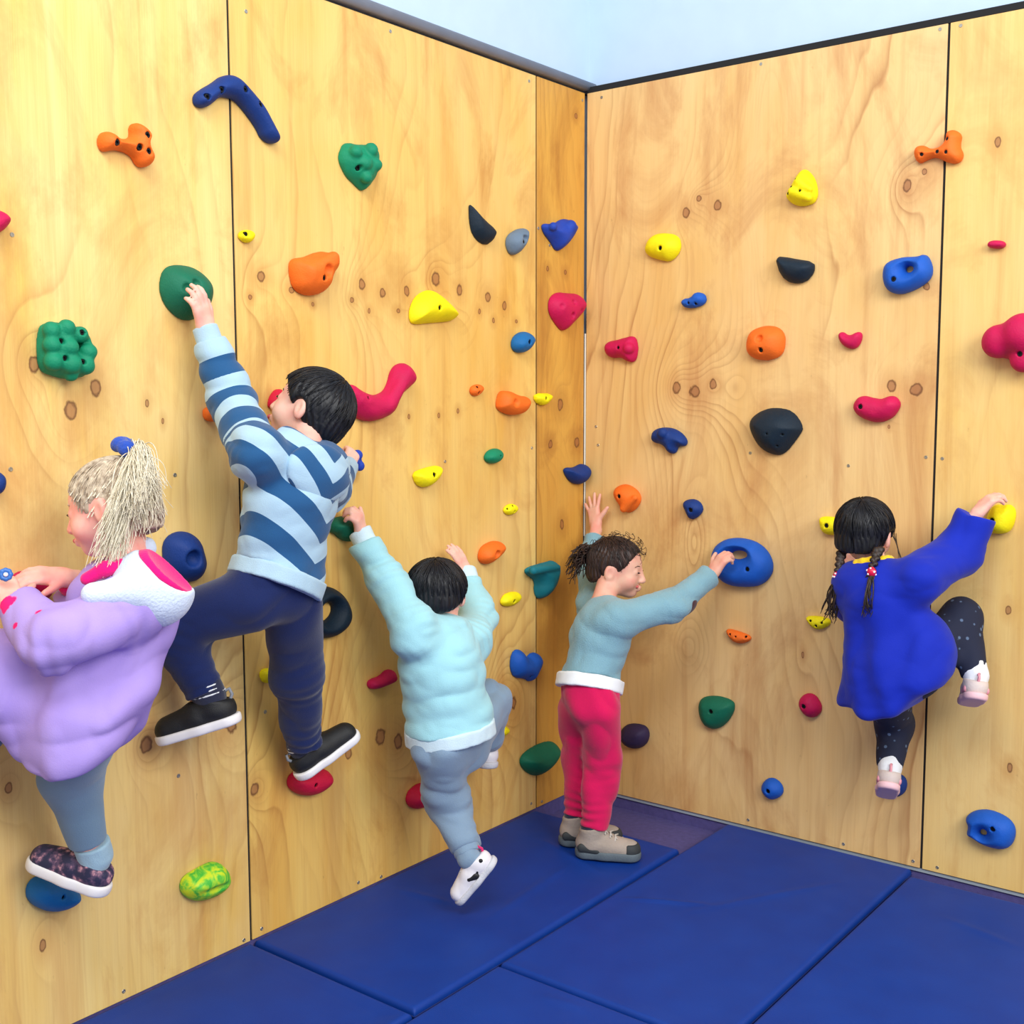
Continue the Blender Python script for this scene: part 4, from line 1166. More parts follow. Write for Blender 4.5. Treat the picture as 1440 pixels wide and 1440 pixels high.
# --- striped boy
JB = joints('L', dict(head=(442, 570, .20), skull=(437, 602, .22), neck=(426, 634, .25), chest=(410, 695, .26), hip=(388, 805, .24), lsh=(362, 640, .28), rsh=(454, 660, .27), lel=(326, 565, .13), lwr=(290, 466, .085),
                      rel=(462, 688, .15), rwr=(488, 657, .095), lhip=(356, 825, .23), rhip=(414, 830, .24), lkn=(238, 878, .10), lan=(294, 984, .16), rkn=(418, 945, .17), ran=(428, 1050, .10), ltoe=(222, 1030, .06), rtoe=(478, 1044, .13)))
def stripe_mat():
    m, nt, b = new_mat('striped_jersey'); L = nt.links.new
    at = N(nt, 'ShaderNodeAttribute'); at.attribute_name = 'stripe'
    fr = N(nt, 'ShaderNodeMath', operation='FRACT'); L(at.outputs['Fac'], fr.inputs[0])
    gt = N(nt, 'ShaderNodeMath', operation='GREATER_THAN', i1=0.5); L(fr.outputs[0], gt.inputs[0])
    mx = N(nt, 'ShaderNodeMix'); mx.data_type = 'RGBA'; mx.inputs[6].default_value = srgb(164, 196, 218); mx.inputs[7].default_value = srgb(32, 82, 130)
    L(gt.outputs[0], mx.inputs[0]); L(mx.outputs[2], b.inputs['Base Color'])
    b.inputs['Roughness'].default_value = 0.85; b.inputs['Sheen Weight'].default_value = 0.2; b.inputs['Specular IOR Level'].default_value = 0.2
    tc = N(nt, 'ShaderNodeTexCoord'); n = N(nt, 'ShaderNodeTexNoise'); n.inputs['Scale'].default_value = 420; L(tc.outputs['Object'], n.inputs['Vector'])
    bp = N(nt, 'ShaderNodeBump'); bp.inputs['Strength'].default_value = 0.3; bp.inputs['Distance'].default_value = 0.002; L(n.outputs[0], bp.inputs['Height']); L(bp.outputs[0], b.inputs['Normal'])
    return m
M_stripe = stripe_mat()
M_rib = cloth_mat('pale_blue_rib', (168, 198, 218))
M_navyc = cloth_mat('navy_jersey', (18, 34, 84), var=0.08)
M_blackshoe = simple_mat('black_mesh_shoe', srgb(16, 18, 22), 0.6, 0.3, 500, 0.1)
M_whitesole = simple_mat('white_rubber', srgb(236, 234, 236), 0.5, 0.05, 60)
M_sockdark = cloth_mat('dark_sock', (40, 44, 66))
M_sockwhite = cloth_mat('white_sock', (226, 230, 236))
M_lace_dark = simple_mat('black_lace', srgb(30, 32, 38), 0.7, 0.1)
M_grey_tab = simple_mat('grey_tab', srgb(128, 132, 140), 0.7, 0.1)
def build_B():
    J = JB; B = trunk_axes(J)
    root = person('dark-haired boy in blue striped jumper and navy trousers, reaching up to a green hold', J, (0.2, -1.55, 0.45))
    A = frame((-.86, -.34, .38), (.0, .25, 1))
    F = Field(); add_body(F, J, B, .95)
    L = add_head(F, J['head'], A, 1.0)
    add_hand(F, J['lwr'], PL(277, 408, .10)-J['lwr'], (-1, -.1, -.1), True, (.10, .45, .5), .16, 1.08, thumb=(.8, .5, .2))
    add_hand(F, J['rwr'], PL(496, 638, .085)-J['rwr'], (-1, .2, -.2), False, (.9, .9, .6), .05, .95)
    solid('body', F, .0037, M_skin, root)
    hair_cap(root, J['head'], A, 1.0, M_black_hair, rad=(.083, .098, .088), front=(.044, .95), low=(.052, .55), nape=(0, .047))
    brows_eyes(root, L, M_black_hair)
    M_ = Field(); M_.ell(L(0, .089, -.069), (.016, .006, .007), A); solid('mouth', M_, .002, M_lip, root)
    hem = PL(391, 806, .24)
    cuffl = J['lwr']*.88+J['lel']*.12
    cuffr = J['rwr']*.85+J['rel']*.15
    def st(V):
        per = .094
        # sleeves: distance from the cuff; trunk: height with a chevron
        def seg(a, b):
            ba = b-a; t = np.clip(((V-a)@ba)/(ba@ba), 0, 1); return t, np.linalg.norm(V-a-t[:, None]*ba, axis=1), np.linalg.norm(ba)
        out = (V-hem)@B[2]
        lat = (V-hem)@B[0]
        base = (out-.55*np.abs(lat-.02))/per+.62
        for a, cf in (('l', cuffl), ('r', cuffr)):
            t1, d1, l1 = seg(cf, J[a+'el']); t2, d2, l2 = seg(J[a+'el'], J[a+'sh'])
            w = np.clip(.5+(d2-d1)/.05, 0, 1)
            s = w*t1*l1+(1-w)*(l1+t2*l2)
            dm = np.minimum(d1, d2)
            sv = s/per+(.01 if a == 'l' else .2)
            use = np.clip((.070-dm)/.012, 0, 1)*np.clip((.80-np.where(d2 <= d1, t2, 0))/.10, 0, 1)
            base = base+use*(sv-base-np.round(np.median((sv-base)[(use > .05) & (use < .95)])))
        return base
    def hood(F):
        c = J['neck']-B[1]*.02
        for k in range(9):
            a0 = math.pi*(-.15+1.3*k/8)
            p = c+B[0]*.062*math.cos(a0)-B[1]*.050*math.sin(a0)+B[2]*(.012-.022*math.sin(a0))
            if k: F.cone(q, p, .023, .023, .02)
            q = p
    jm = jumper(root, 'jumper', J, B, M_stripe, hem, dict(l=cuffl, r=cuffr), chest=(.108, .088, .125), waist=(.105, .110), sl=(.058, .052, .038), amp=.0062, freq=40, seed=21, attr=st, extra=hood, shoulder=.052, hem_n=-unit(B[2]+B[0]*.16))
    hc = J['chest']+B[2]*.055-B[1]*.070
    Hd = Field(); Hd.ell(hc, (.098, .034, .066), B); Hd.cone(hc-B[2]*.02, hc-B[2]*.088-B[1]*.010+B[0]*.012, .050, .014, .03, flat=(B[1], .6))
    Hd.disp(folds(23, .004, 42)); V, Q = grow(Hd, .004); me = mesh_np(V, Q)
    q_ = V-hc; set_attr(me, 'stripe', (q_@B[2]-.85*np.abs(q_@B[0]-.012))/.094+.20)
    link('hood', me, M_stripe, jm)
    band(jm, 'hem', hem-B[2]*.012, B[2]+B[0]*.16, .112, M_rib, .040, flat=(B[1], 1.0))
    band(jm, 'cuff', J['lwr']+.008*unit(J['lel']-J['lwr']), J['lwr']-J['lel'], .029, M_rib, .040)
    band(jm, 'cuff', J['rwr']+.006*unit(J['rel']-J['rwr']), J['rwr']-J['rel'], .029, M_rib, .036)
    el = J['lan']+.02*unit(J['lkn']-J['lan']); er = J['ran']+.012*unit(J['rkn']-J['ran'])
    trousers(root, 'trousers', J, B, M_navyc, dict(l=el, r=er), pelvis=(.098, .086, .090), rad=(.073, .062, .043), amp=.006, seed=8, top=.02)
    for a, d, up in (('l', PL(216, 1036, .06)-PL(322, 1004, .18), (.0, .1, 1)), ('r', PL(484, 1032, .12)-PL(412, 1086, .075), (-.1, -.3, 1))):
        shoe(root, J[a+'an'], d, up, M_blackshoe, M_whitesole, 1.14, laces=M_lace_dark, heel_tab=M_grey_tab, sock=M_sockdark, sock_len=.03,
             sock_band=(M_sockwhite, (.002, .012, .022)), legdir=J[a+'kn']-J[a+'an'])
build_B()

# --- boy in pale blue
JC = joints('L', dict(head=(614, 828, .20), skull=(622, 853, .21), neck=(628, 878, .24), chest=(620, 930, .25), hip=(632, 1030, .27), lsh=(582, 888, .25), rsh=(662, 900, .24), lel=(542, 815, .14), lwr=(508, 752, .07),
                      rel=(672, 868, .17), rwr=(656, 806, .085), lhip=(618, 1040, .28), rhip=(652, 1035, .27), lkn=(628, 1122, .24), lan=(662, 1210, .35), rkn=(688, 990, .19), ran=(684, 1050, .14), ltoe=(654, 1268, .30), rtoe=(700, 1062, .05)))
M_pale = cloth_mat('pale_blue_fleece', (158, 212, 224), var=0.03)
M_palecuff = cloth_mat('white_blue_rib', (204, 228, 240))
M_greyjog = cloth_mat('grey_marl_jersey', (128, 152, 176), var=0.08, bump=.4)
M_whiteshoe = simple_mat('white_leather', srgb(232, 230, 236), 0.45, 0.1, 200, 0.03)
M_tread = simple_mat('pale_tread', srgb(206, 208, 216), 0.6, 0.5, 300)
M_pinktrim = cloth_mat('pink_trim', (214, 40, 110))
M_ink = simple_mat('black_vinyl', srgb(20, 20, 24), 0.5, 0.05)
def build_C():
    J = JC; B = trunk_axes(J)
    root = person('dark-haired boy in a pale blue sweatshirt and grey joggers, one foot on a mat', J, (0.3, -1.0, 0.0))
    A = frame((-.55, .80, -.22), (0, 0, 1))
    F = Field(); add_body(F, J, B, .98)
    L = add_head(F, J['head'], A, .98)
    add_hand(F, J['lwr'], PL(500, 712, .085)-J['lwr'], (-1, -.35, -.2), True, (.75, 1.0, .7), .10, 1.05, thumb=(.8, .55, .1), tcurl=.2)
    add_hand(F, J['rwr'], PL(648, 788, .08)-J['rwr'], (-1, 0, -.1), False, (.15, .3, .25), .1, 1.0)
    solid('body', F, .0037, M_skin, root)
    hair_cap(root, J['head'], A, .98, M_black_hair, rad=(.086, .095, .083), front=(.045, .9), low=(.046, .50), nape=(-.004, .042))
    hem = PL(633, 1022, .27)
    cl = J['lwr']*.80+J['lel']*.20; cr = J['rwr']*.82+J['rel']*.18
    def hoodless(F):
        c = J['neck']
        for k in range(9):
            a0 = 2*math.pi*k/8
            p = c+B[0]*.048*math.cos(a0)-B[1]*.046*math.sin(a0)-B[2]*.006
            if k: F.cone(q, p, .014, .014, .02)
            q = p
    jm = jumper(root, 'sweatshirt', J, B, M_pale, hem, dict(l=cl, r=cr), chest=(.122, .094, .120), waist=(.114, .125), flat=.92, sl=(.058, .050, .038), amp=.0068, freq=40, seed=33, extra=hoodless, hem_n=unit(-B[2]+B[0]*.16), shoulder=.052)
    band(jm, 'hem', hem-B[2]*.012+B[0]*.0, unit(B[2]-B[0]*.16), .126, M_palecuff, .040, flat=(B[1], .96))
    band(jm, 'cuff', J['lwr']+.012*unit(J['lel']-J['lwr']), J['lwr']-J['lel'], .032, M_palecuff, .046)
    band(jm, 'cuff', J['rwr']+.010*unit(J['rel']-J['rwr']), J['rwr']-J['rel'], .031, M_palecuff, .040)
    tr = trousers(root, 'joggers', J, B, M_greyjog, dict(l=J['lan']+.030*unit(J['lkn']-J['lan']), r=J['ran']+.02*unit(J['rkn']-J['ran'])), pelvis=(.102, .086, .085), rad=(.068, .060, .044), amp=.0072, freq=46, seed=15, top=.01)
    band(tr, 'cuff', J['lan']+.030*unit(J['lkn']-J['lan']), J['lan']-J['lkn'], .037, M_greyjog, .024)
    sl = PZ(654, 1270, .004)
    shoe(root, J['lan'], -RT*.62-np.array([0, 0, .76])-FW*.05, -RT*.75+np.array([0, 0, .62]), M_whiteshoe, M_tread, .95, laces=M_tread, sock=M_greyjog, sock_len=.03,
         patch=[(M_ink, -.024, .044, .018, .027, .0075), (M_ink, .018, .027, .038, .036, .0105)], heel_tab=M_pinktrim, legdir=J['lkn']-J['lan'])
    shoe(root, J['ran'], np.array([-.75, .55, -.15]), (.1, 0, 1), M_whiteshoe, M_tread, 1.0, laces=M_tread, sock=M_sockwhite, sock_len=.02, legdir=J['rkn']-J['ran'])
build_C()

# --- girl in the grey-blue jumper
JD = joints('R', dict(head=(866, 792, .30), skull=(856, 818, .34), neck=(848, 842, .38), chest=(846, 890, .42), hip=(830, 968, .48), rsh=(868, 872, .45), lsh=(836, 852, .28), rel=(945, 852, .29), rwr=(1002, 806, .125),
                      lel=(832, 800, .14), lwr=(838, 738, .045), rhip=(845, 985, .50), lhip=(815, 985, .45), rkn=(848, 1070, .47), lkn=(818, 1068, .43), ran=(836, 1163, .51), lan=(812, 1158, .46), rtoe=(876, 1192, .46), ltoe=(850, 1188, .40)))
M_knit = cloth_mat('grey_blue_knit', (126, 168, 184), .8, 300, .06)
M_shirt = cloth_mat('white_cotton', (240, 243, 247))
M_pink = cloth_mat('magenta_cord', (208, 14, 84), .4, 350, .07)
M_elbow = cloth_mat('brown_suede_patch', (70, 40, 44))
M_boot = simple_mat('taupe_suede_boot', srgb(166, 152, 140), 0.8, 0.4, 160, 0.12)
M_bootsole = simple_mat('grey_boot_sole', srgb(92, 104, 112), 0.7, 0.4, 200)
M_bootdark = simple_mat('charcoal_toe_rubber', srgb(48, 52, 54), 0.7, 0.2)
M_bootlace = simple_mat('pale_lace', srgb(200, 196, 188), 0.7, 0.1)
def build_D():
    J = JD; B = trunk_axes(J)
    root = person('curly-haired girl in a grey-blue jumper, pink trousers and boots, standing in the corner', J, (0.35, -0.47, 0.0))
    A = frame((.90, .36, -.10), (-.03, 0, 1))
    for a, dd in (('r', np.array([.86, .45, 0])), ('l', np.array([.80, .58, 0]))):
        J[a+'an'][2] = .0775; J[a+'toe'] = J[a+'an']+dd*.08+np.array([0, 0, -.05])
    F = Field(); add_body(F, J, B, .95)
    L = add_head(F, J['head'], A, .98)
    add_hand(F, J['rwr'], PR(1018, 783, .105)-J['rwr'], (.35, 1, -.3), False, (.55, .95, .7), .08, 1.05, thumb=(.7, .7, .1))
    add_hand(F, J['lwr'], PR(833, 706, .025)-J['lwr'], (0, 1, 0), True, (.0, .05, .05), .42, 1.05, thumb=(.6, .85, .1), tcurl=.1)
    solid('body', F, .0035, M_skin2, root)
    hair_cap(root, J['head'], A, .98, M_brown_hair, rad=(.076, .091, .081), front=(.044, .62), low=(.046, .6), groove=.0018, nape=(0, .036))
    brows_eyes(root, L, M_brown_hair, .98, .0028)
    Fm = Field(); Fm.cone(L(-.018, .0790, -.063), L(.018, .0790, -.063), .0048, .0048); Fm.cone(L(0, .0815, -.066), L(0, .0805, -.074), .006, .006, .004)
    solid('mouth', Fm, .0016, M_lip, root)
    # curly ponytail and flyaway curls
    rs = np.random.RandomState(4)
    base = L(0, -.086, .028)
    st = []
    for i in range(110):
        dr = unit(-A[1]*rs.uniform(.2, 1.0)+A[2]*rs.uniform(-.5, .9)+A[0]*rs.normal(0, .45))
        ln = rs.uniform(.04, .085); r = rs.uniform(.004, .010); ph = rs.rand()*6.28; tw = rs.uniform(8, 16)
        a = unit(np.cross(dr, [.2, .3, .9])); b = np.cross(dr, a)
        S = []
        for t in np.linspace(0, 1, 14):
            p = base+dr*ln*t+np.array([0, 0, -.055])*t*t+r*min(1, t*3)*(a*math.cos(ph+tw*t)+b*math.sin(ph+tw*t))
            S.append(p)
        st.append(S)
    pt = link('ponytail', tubes(st, .0034, .0012, 5), M_brown_hair, root)
    ring_tube('hair_tie', L(0, -.080, .028), A[0], A[2], .018, .006, M_bootdark, pt)
    st = []
    for i in range(70):
        th = rs.uniform(-.3, 2.6); x = rs.uniform(-.06, .06)
        p = L(x, .088*math.cos(th)*.95, .078*math.sin(th)+.004)
        n = unit(p-J['head']); tg = unit(np.cross(n, rs.normal(size=3)))
        if (p-L(0, .044, 0))@(A[1]-A[2]*.62) > 0.012: continue
        st.append([p+tg*.030*t+n*(.012*math.sin(3.1*t))+np.cross(n, tg)*.006*math.sin(9*t) for t in np.linspace(0, 1, 8)])
    link('curl', tubes(st, .0011, .0005, 4), M_brown_hair, root)
    hem = PR(830, 955, .475)
    cr = J['rwr']*.94+J['rel']*.06; cl = J['lwr']*.70+J['lel']*.30
    jm = jumper(root, 'jumper', J, B, M_knit, hem, dict(l=cl, r=cr), chest=(.102, .088, .115), waist=(.096, .100), sl=(.054, .046, .037), amp=.005, freq=46, seed=44, hem_n=-unit(B[2]*1.0-B[0]*.05))
    # elbow patch on the underside of the sleeve
    ax = unit(J['rwr']-J['rel']); dn = unit(np.array([.25, -.85, -.8])-ax*np.dot(ax, [.25, -.85, -.8]))
    Fp = Field(); pc = J['rel']+ax*.032+dn*.036; Fp.ell(pc, (.040, .024, .017), np.stack([ax, np.cross(ax, dn), dn])); solid('elbow_patch', Fp, .003, M_elbow, jm)
    band(root, 'undershirt', hem-B[2]*.014, B[2], .106, M_shirt, .040, flat=(B[1], .97))
    tr = trousers(root, 'trousers', J, B, M_pink, dict(l=J['lan']+np.array([.0, 0, .018]), r=J['ran']+np.array([0, 0, .014])), pelvis=(.097, .086, .085), rad=(.066, .054, .044), amp=.0060, freq=48, seed=19, top=.01)
    d = PR(880, 1190, .45)-PR(815, 1192, .51)
    for a, dd in (('r', np.array([.86, .45, 0])), ('l', np.array([.80, .58, 0]))):
        ank = J[a+'an'].copy(); ank[2] = .0775
        shoe(root, ank, dd, (0, 0, 1), M_boot, M_bootsole, 1.15, boot=True, laces=M_bootlace, sock=M_pink if False else M_sockdark, sock_len=.02,
             patch=[(M_bootdark, -.030, .032, .010, .024, .012)], toe_cap=M_bootdark, sole_h=.024)
build_D()

# --- girl in the royal blue smock
JE = joints('R', dict(head=(1216, 742, .19), skull=(1222, 768, .20), neck=(1228, 795, .23), chest=(1238, 850, .25), hip=(1262, 945, .24), lsh=(1200, 822, .23), rsh=(1294, 814, .27), rel=(1350, 778, .12), rwr=(1374, 722, .10),
                      lel=(1200, 850, .10), lwr=(1192, 800, .07), lhip=(1242, 955, .24), rhip=(1288, 926, .24), lkn=(1258, 1018, .10), lan=(1251, 1084, .19), rkn=(1352, 868, .09), ran=(1372, 956, .17), ltoe=(1246, 1120, .06), rtoe=(1366, 990, .06)))
M_smock = cloth_mat('royal_blue_poplin', (14, 40, 172), .15, 300, .05, .75, .1)
M_collar = cloth_mat('yellow_collar', (246, 206, 30))
M_bead = simple_mat('red_bead', srgb(214, 22, 70), 0.3, 0.02)
M_dot = simple_mat('white_dot', srgb(244, 238, 240), 0.4, 0.02)
def star_mat():
    m, nt, b = new_mat('navy_leggings_pale_stars'); L = nt.links.new
    tc = N(nt, 'ShaderNodeTexCoord'); v = N(nt, 'ShaderNodeTexVoronoi'); v.inputs['Scale'].default_value = 42; L(tc.outputs['Object'], v.inputs['Vector'])
    r = N(nt, 'ShaderNodeMapRange'); r.inputs[1].default_value = .16; r.inputs[2].default_value = .22; r.inputs[3].default_value = 1; r.inputs[4].default_value = 0; L(v.outputs['Distance'], r.inputs[0])
    mx = N(nt, 'ShaderNodeMix'); mx.data_type = 'RGBA'; mx.inputs[6].default_value = srgb(18, 26, 52); mx.inputs[7].default_value = srgb(84, 104, 134)
    L(r.outputs[0], mx.inputs[0]); L(mx.outputs[2], b.inputs['Base Color']); b.inputs['Roughness'].default_value = .85
    return m
M_stars = star_mat()
M_beige = simple_mat('beige_suede_trainer', srgb(204, 190, 186), 0.8, 0.3, 200, 0.08)
M_pinksole = simple_mat('pale_pink_sole', srgb(232, 190, 198), 0.6, 0.1)
M_pinkpanel = simple_mat('pink_panel', srgb(222, 150, 164), 0.6, 0.1)
def build_E():
    J = JE; B = trunk_axes(J)
    root = person('girl with two beaded braids in a royal blue smock and dark leggings', J, (1.2, -0.2, 0.22))
    A = frame((.02, 1, -.06), (.05, 0, 1))
    F = Field(); add_body(F, J, B, .96)
    L = add_head(F, J['head'], A, .98)
    add_hand(F, J['rwr'], PR(1392, 703, .085)-J['rwr'], (.35, .6, -1), False, (.55, .7, .5), .08, 1.0)
    add_hand(F, J['lwr'], PR(1190, 775, .04)-J['lwr'], (0, 1, -.1), True, (.5, .7, .5), .08, 1.0)
    solid('body', F, .0037, M_skin, root)
    hair_cap(root, J['head'], A, .98, M_black_hair, rad=(.081, .093, .084), front=(.046, .75), low=(.052, .35), part=-.10, nape=(-.008, .048), ears=True)
    rs = np.random.RandomState(8)
    for sg, path in ((-1, [(1184, 775, .245), (1181, 790, .262), (1178, 806, .272)]), (1, [(1236, 772, .268), (1231, 783, .285), (1226, 800, .318)])):
        P_ = [PR(*q) for q in path]
        F = Field()
        n = 9
        C_ = bez(P_[0], P_[0]*.4+P_[1]*.6, P_[1]*.6+P_[2]*.4, P_[2], n)
        for i in range(n):
            w = .013-.0006*i
            off = unit(np.cross(C_[-1]-C_[0], CAM-C_[i]))*(.0050 if i % 2 else -.0050)
            F.ell(C_[i]+off, (w*.85, w*.85, w*.75), None, .004)
        br = solid('braid', F, .0026, M_braid, root)
        Fb = Field(); e = P_[2]; Fb.ell(e-np.array([0, 0, .008]), (.0125, .0125, .014)); bd = solid('hair_bobble', Fb, .0024, M_bead, br)
        for k in range(6):
            dv = unit(rs.normal(size=3)+unit(CAM-e)*1.2)
            Fd = Field(); Fd.ell(e-np.array([0, 0, .008])+dv*.0125, (.0032,)*3); solid('dot', Fd, .0014, M_dot, bd)
        end = PR(1172, 868, .275) if sg < 0 else PR(1220, 862, .345)
        S = []
        for k in range(46):
            j0 = rs.normal(size=3)*.004; j1 = rs.normal(size=3)*.010; j2 = rs.normal(size=3)*.007
            top = e-np.array([0, 0, .018])
            tip = end+j2+np.array([0, 0, rs.uniform(-.012, .03)])
            if sg < 0 and k % 5 == 0: tip = PR(1160, 865, .27)+j2
            mid = (top+end)/2
            S.append(bez(top+j0*.6, top*.6+mid*.4+j1*1.1, mid*.3+tip*.7+j1, tip, 9))
        link('hair_tail', tubes(S, .0030, .0009, 5), M_braid, br)
    # wisps by the ear
    S = [bez(L(.070, .02+.01*k, -.01), L(.085, .03, -.03-.004*k), L(.10, .02, -.06), L(.105+.006*k, .0, -.085-.004*k), 8) for k in range(5)]
    link('wisp', tubes(S, .0009, .0005, 4), M_braid, root)
    # smock
    G = Field()
    T = Field()
    T.ell(J['chest']+B[2]*.01, (.112, .092, .115), B)
    T.cone(J['lsh']+B[0]*.012, J['rsh']-B[0]*.012, .048, .050, .04)
    lowc = PR(1258, 955, .25)
    T.cone(J['chest'], lowc, .098, .146, .05, flat=(B[1], .74))
    T.ell(PR(1304, 908, .24), (.075, .080, .085), B, .05)
    T.cone(lowc, PR(1250, 1030, .25), .146, .150, .03, flat=(B[1], .74))
    pa = PR(1193, 1003, .24); pb = PR(1345, 940, .24)
    e = unit(pb-pa); nn = unit(np.cross(e, [0, 1, 0])); nn = nn if nn[2] < 0 else -nn
    pm = PR(1250, 1006, .24)
    T.plane(PR(1225, 1003, .30), (-.05, 0, -1), .02); T.plane(PR(1292, 985, .28), unit(np.array([.62, 0, -.8])), .03)
    G.sub(T, 0)
    cr = J['rwr']*.93+J['rel']*.07
    G.sub(capped([J['rsh'], J['rel'], cr], [.062, .056, .048], .03), .04)
    G.sub(capped([J['lsh'], J['lel'], J['lwr']*.85+J['lel']*.15], [.058, .052, .042], .03), .035)
    up = B[2]
    Wf = Waves(71, 20)
    def pleats(P):
        q = P-J['chest']
        lat = q@B[0]; z = q@up
        return -.0045*np.clip((-z+.02)/.12, 0, 1)*np.sin(lat*62+1.5*Wf(P))
    G.disp(pleats)
    G.disp(folds(72, .005, 34)); G.disp(folds(172, .0016, 80))
    sm = solid('smock', G, .0042, M_smock, root)
    # yellow collar, standing round the neck
    C_ = Field()
    for k in range(13):
        a0 = 2*math.pi*k/12
        p = J['neck']+B[0]*.050*math.cos(a0)-B[1]*.048*math.sin(a0)+B[2]*(.010+.006*math.sin(a0))-B[2]*.004
        if k: C_.cone(q, p, .014, .014, .004, flat=(unit(p-J['neck']), .6))
        q = p
    for sg in (-1, 1):
        C_.cone(J['neck']-B[1]*.048+B[0]*sg*.018, J['neck']-B[1]*.058+B[0]*sg*.045-B[2]*.024, .016, .009, .008, flat=(B[1], .5))
    solid('collar', C_, .003, M_collar, root)
    # leggings
    F = Field()
    F.ell(J['hip'], (.108, .092, .09), B)
    for a in 'lr':
        F.sub(capped([J[a+'hip']-B[2]*.028, J[a+'kn'], J[a+'an']+.012*unit(J[a+'kn']-J[a+'an'])], [.070, .050, .035], .03), .03)
    F.disp(folds(55, .0018, 60))
    solid('leggings', F, .0036, M_stars, root)
    shoe(root, J['lan'], PR(1244, 1128, .05)-PR(1252, 1112, .2), (0, .25, 1), M_beige, M_pinksole, .98, laces=M_dot, sock=M_sockwhite, sock_len=.035, patch=[(M_pinkpanel, -.020, .030, .015, .028, .010)], legdir=J['lkn']-J['lan'], heel_tab=M_pinkpanel)
    shoe(root, J['ran'], PR(1364, 990, .04)-PR(1384, 978, .2), (0, .25, 1), M_beige, M_pinksole, .98, laces=M_dot, sock=M_sockwhite, sock_len=.035, patch=[(M_pinkpanel, -.020, .030, .015, .028, .010)], legdir=J['rkn']-J['ran'], heel_tab=M_pinkpanel)
build_E()

# --- blonde girl in the lilac smock
JA = joints('L', dict(head=(158, 702, .27), skull=(178, 745, .28), neck=(186, 785, .30), chest=(172, 862, .28), hip=(130, 985, .29), lsh=(180, 854, .39), rsh=(160, 832, .19), lel=(84, 900, .38), lwr=(20, 850, .23),
                      rel=(140, 872, .085), rwr=(94, 812, .11), lhip=(124, 1005, .31), rhip=(112, 990, .22), lkn=(100, 1090, .20), lan=(130, 1208, .18), rkn=(-22, 980, .11), ran=(-50, 1110, .15), ltoe=(72, 1235, .08), rtoe=(-120, 1120, .05)))
def lilac_mat():
    m, nt, b = new_mat('lilac_gingham_cotton'); L = nt.links.new
    tc = N(nt, 'ShaderNodeTexCoord'); n = N(nt, 'ShaderNodeTexNoise'); n.inputs['Scale'].default_value = 9; n.inputs['Detail'].default_value = 3; L(tc.outputs['Object'], n.inputs['Vector'])
    mx = N(nt, 'ShaderNodeMix'); mx.data_type = 'RGBA'; mx.inputs[6].default_value = srgb(158, 134, 214); mx.inputs[7].default_value = srgb(182, 160, 228); L(n.outputs[0], mx.inputs[0])
    # paint stains near the near sleeve
    at = N(nt, 'ShaderNodeAttribute'); at.attribute_name = 'stain'
    n2 = N(nt, 'ShaderNodeTexNoise'); n2.inputs['Scale'].default_value = 60; n2.inputs['Detail'].default_value = 3; L(tc.outputs['Object'], n2.inputs['Vector'])
    ad = N(nt, 'ShaderNodeMath', operation='ADD'); L(at.outputs['Fac'], ad.inputs[0]); L(n2.outputs[0], ad.inputs[1])
    r = N(nt, 'ShaderNodeMapRange'); r.inputs[1].default_value = 1.0; r.inputs[2].default_value = 1.15; L(ad.outputs[0], r.inputs[0])
    m2 = N(nt, 'ShaderNodeMix'); m2.data_type = 'RGBA'; m2.inputs[7].default_value = srgb(232, 30, 120); L(r.outputs[0], m2.inputs[0]); L(mx.outputs[2], m2.inputs[6])
    L(m2.outputs[2], b.inputs['Base Color'])
    b.inputs['Roughness'].default_value = .85; b.inputs['Specular IOR Level'].default_value = .2
    w = N(nt, 'ShaderNodeTexNoise'); w.inputs['Scale'].default_value = 380; L(tc.outputs['Object'], w.inputs['Vector'])
    bp = N(nt, 'ShaderNodeBump'); bp.inputs['Strength'].default_value = .2; bp.inputs['Distance'].default_value = .002; L(w.outputs[0], bp.inputs['Height']); L(bp.outputs[0], b.inputs['Normal'])
    return m
M_lilac = lilac_mat()
M_hood = cloth_mat('white_fleece', (206, 220, 242), .6, 200, .04)
M_lining = cloth_mat('hot_pink_lining', (226, 8, 118), .4, 250, .05)
M_scrunch = cloth_mat('royal_blue_towelling', (38, 76, 176), .9, 180, .08)
M_legging = cloth_mat('slate_grey_legging', (112, 140, 164), .3, 400, .05)
M_palesock = cloth_mat('pale_blue_sock', (156, 188, 206))
def floral_mat():
    m, nt, b = new_mat('dark_floral_canvas'); L = nt.links.new
    tc = N(nt, 'ShaderNodeTexCoord'); n = N(nt, 'ShaderNodeTexNoise'); n.inputs['Scale'].default_value = 70; n.inputs['Detail'].default_value = 2; L(tc.outputs['Object'], n.inputs['Vector'])
    r = N(nt, 'ShaderNodeValToRGB'); r.color_ramp.elements[0].position = .45; r.color_ramp.elements[0].color = srgb(40, 40, 70)
    r.color_ramp.elements[1].position = .70; r.color_ramp.elements[1].color = srgb(206, 150, 160); e = r.color_ramp.elements.new(.58); e.color = srgb(96, 72, 100)
    L(n.outputs[0], r.inputs[0]); L(r.outputs[0], b.inputs['Base Color']); b.inputs['Roughness'].default_value = .7
    return m
M_floral = floral_mat()
M_flower = simple_mat('blue_plastic_flower', srgb(52, 110, 190), 0.4, 0.05, var=.1)
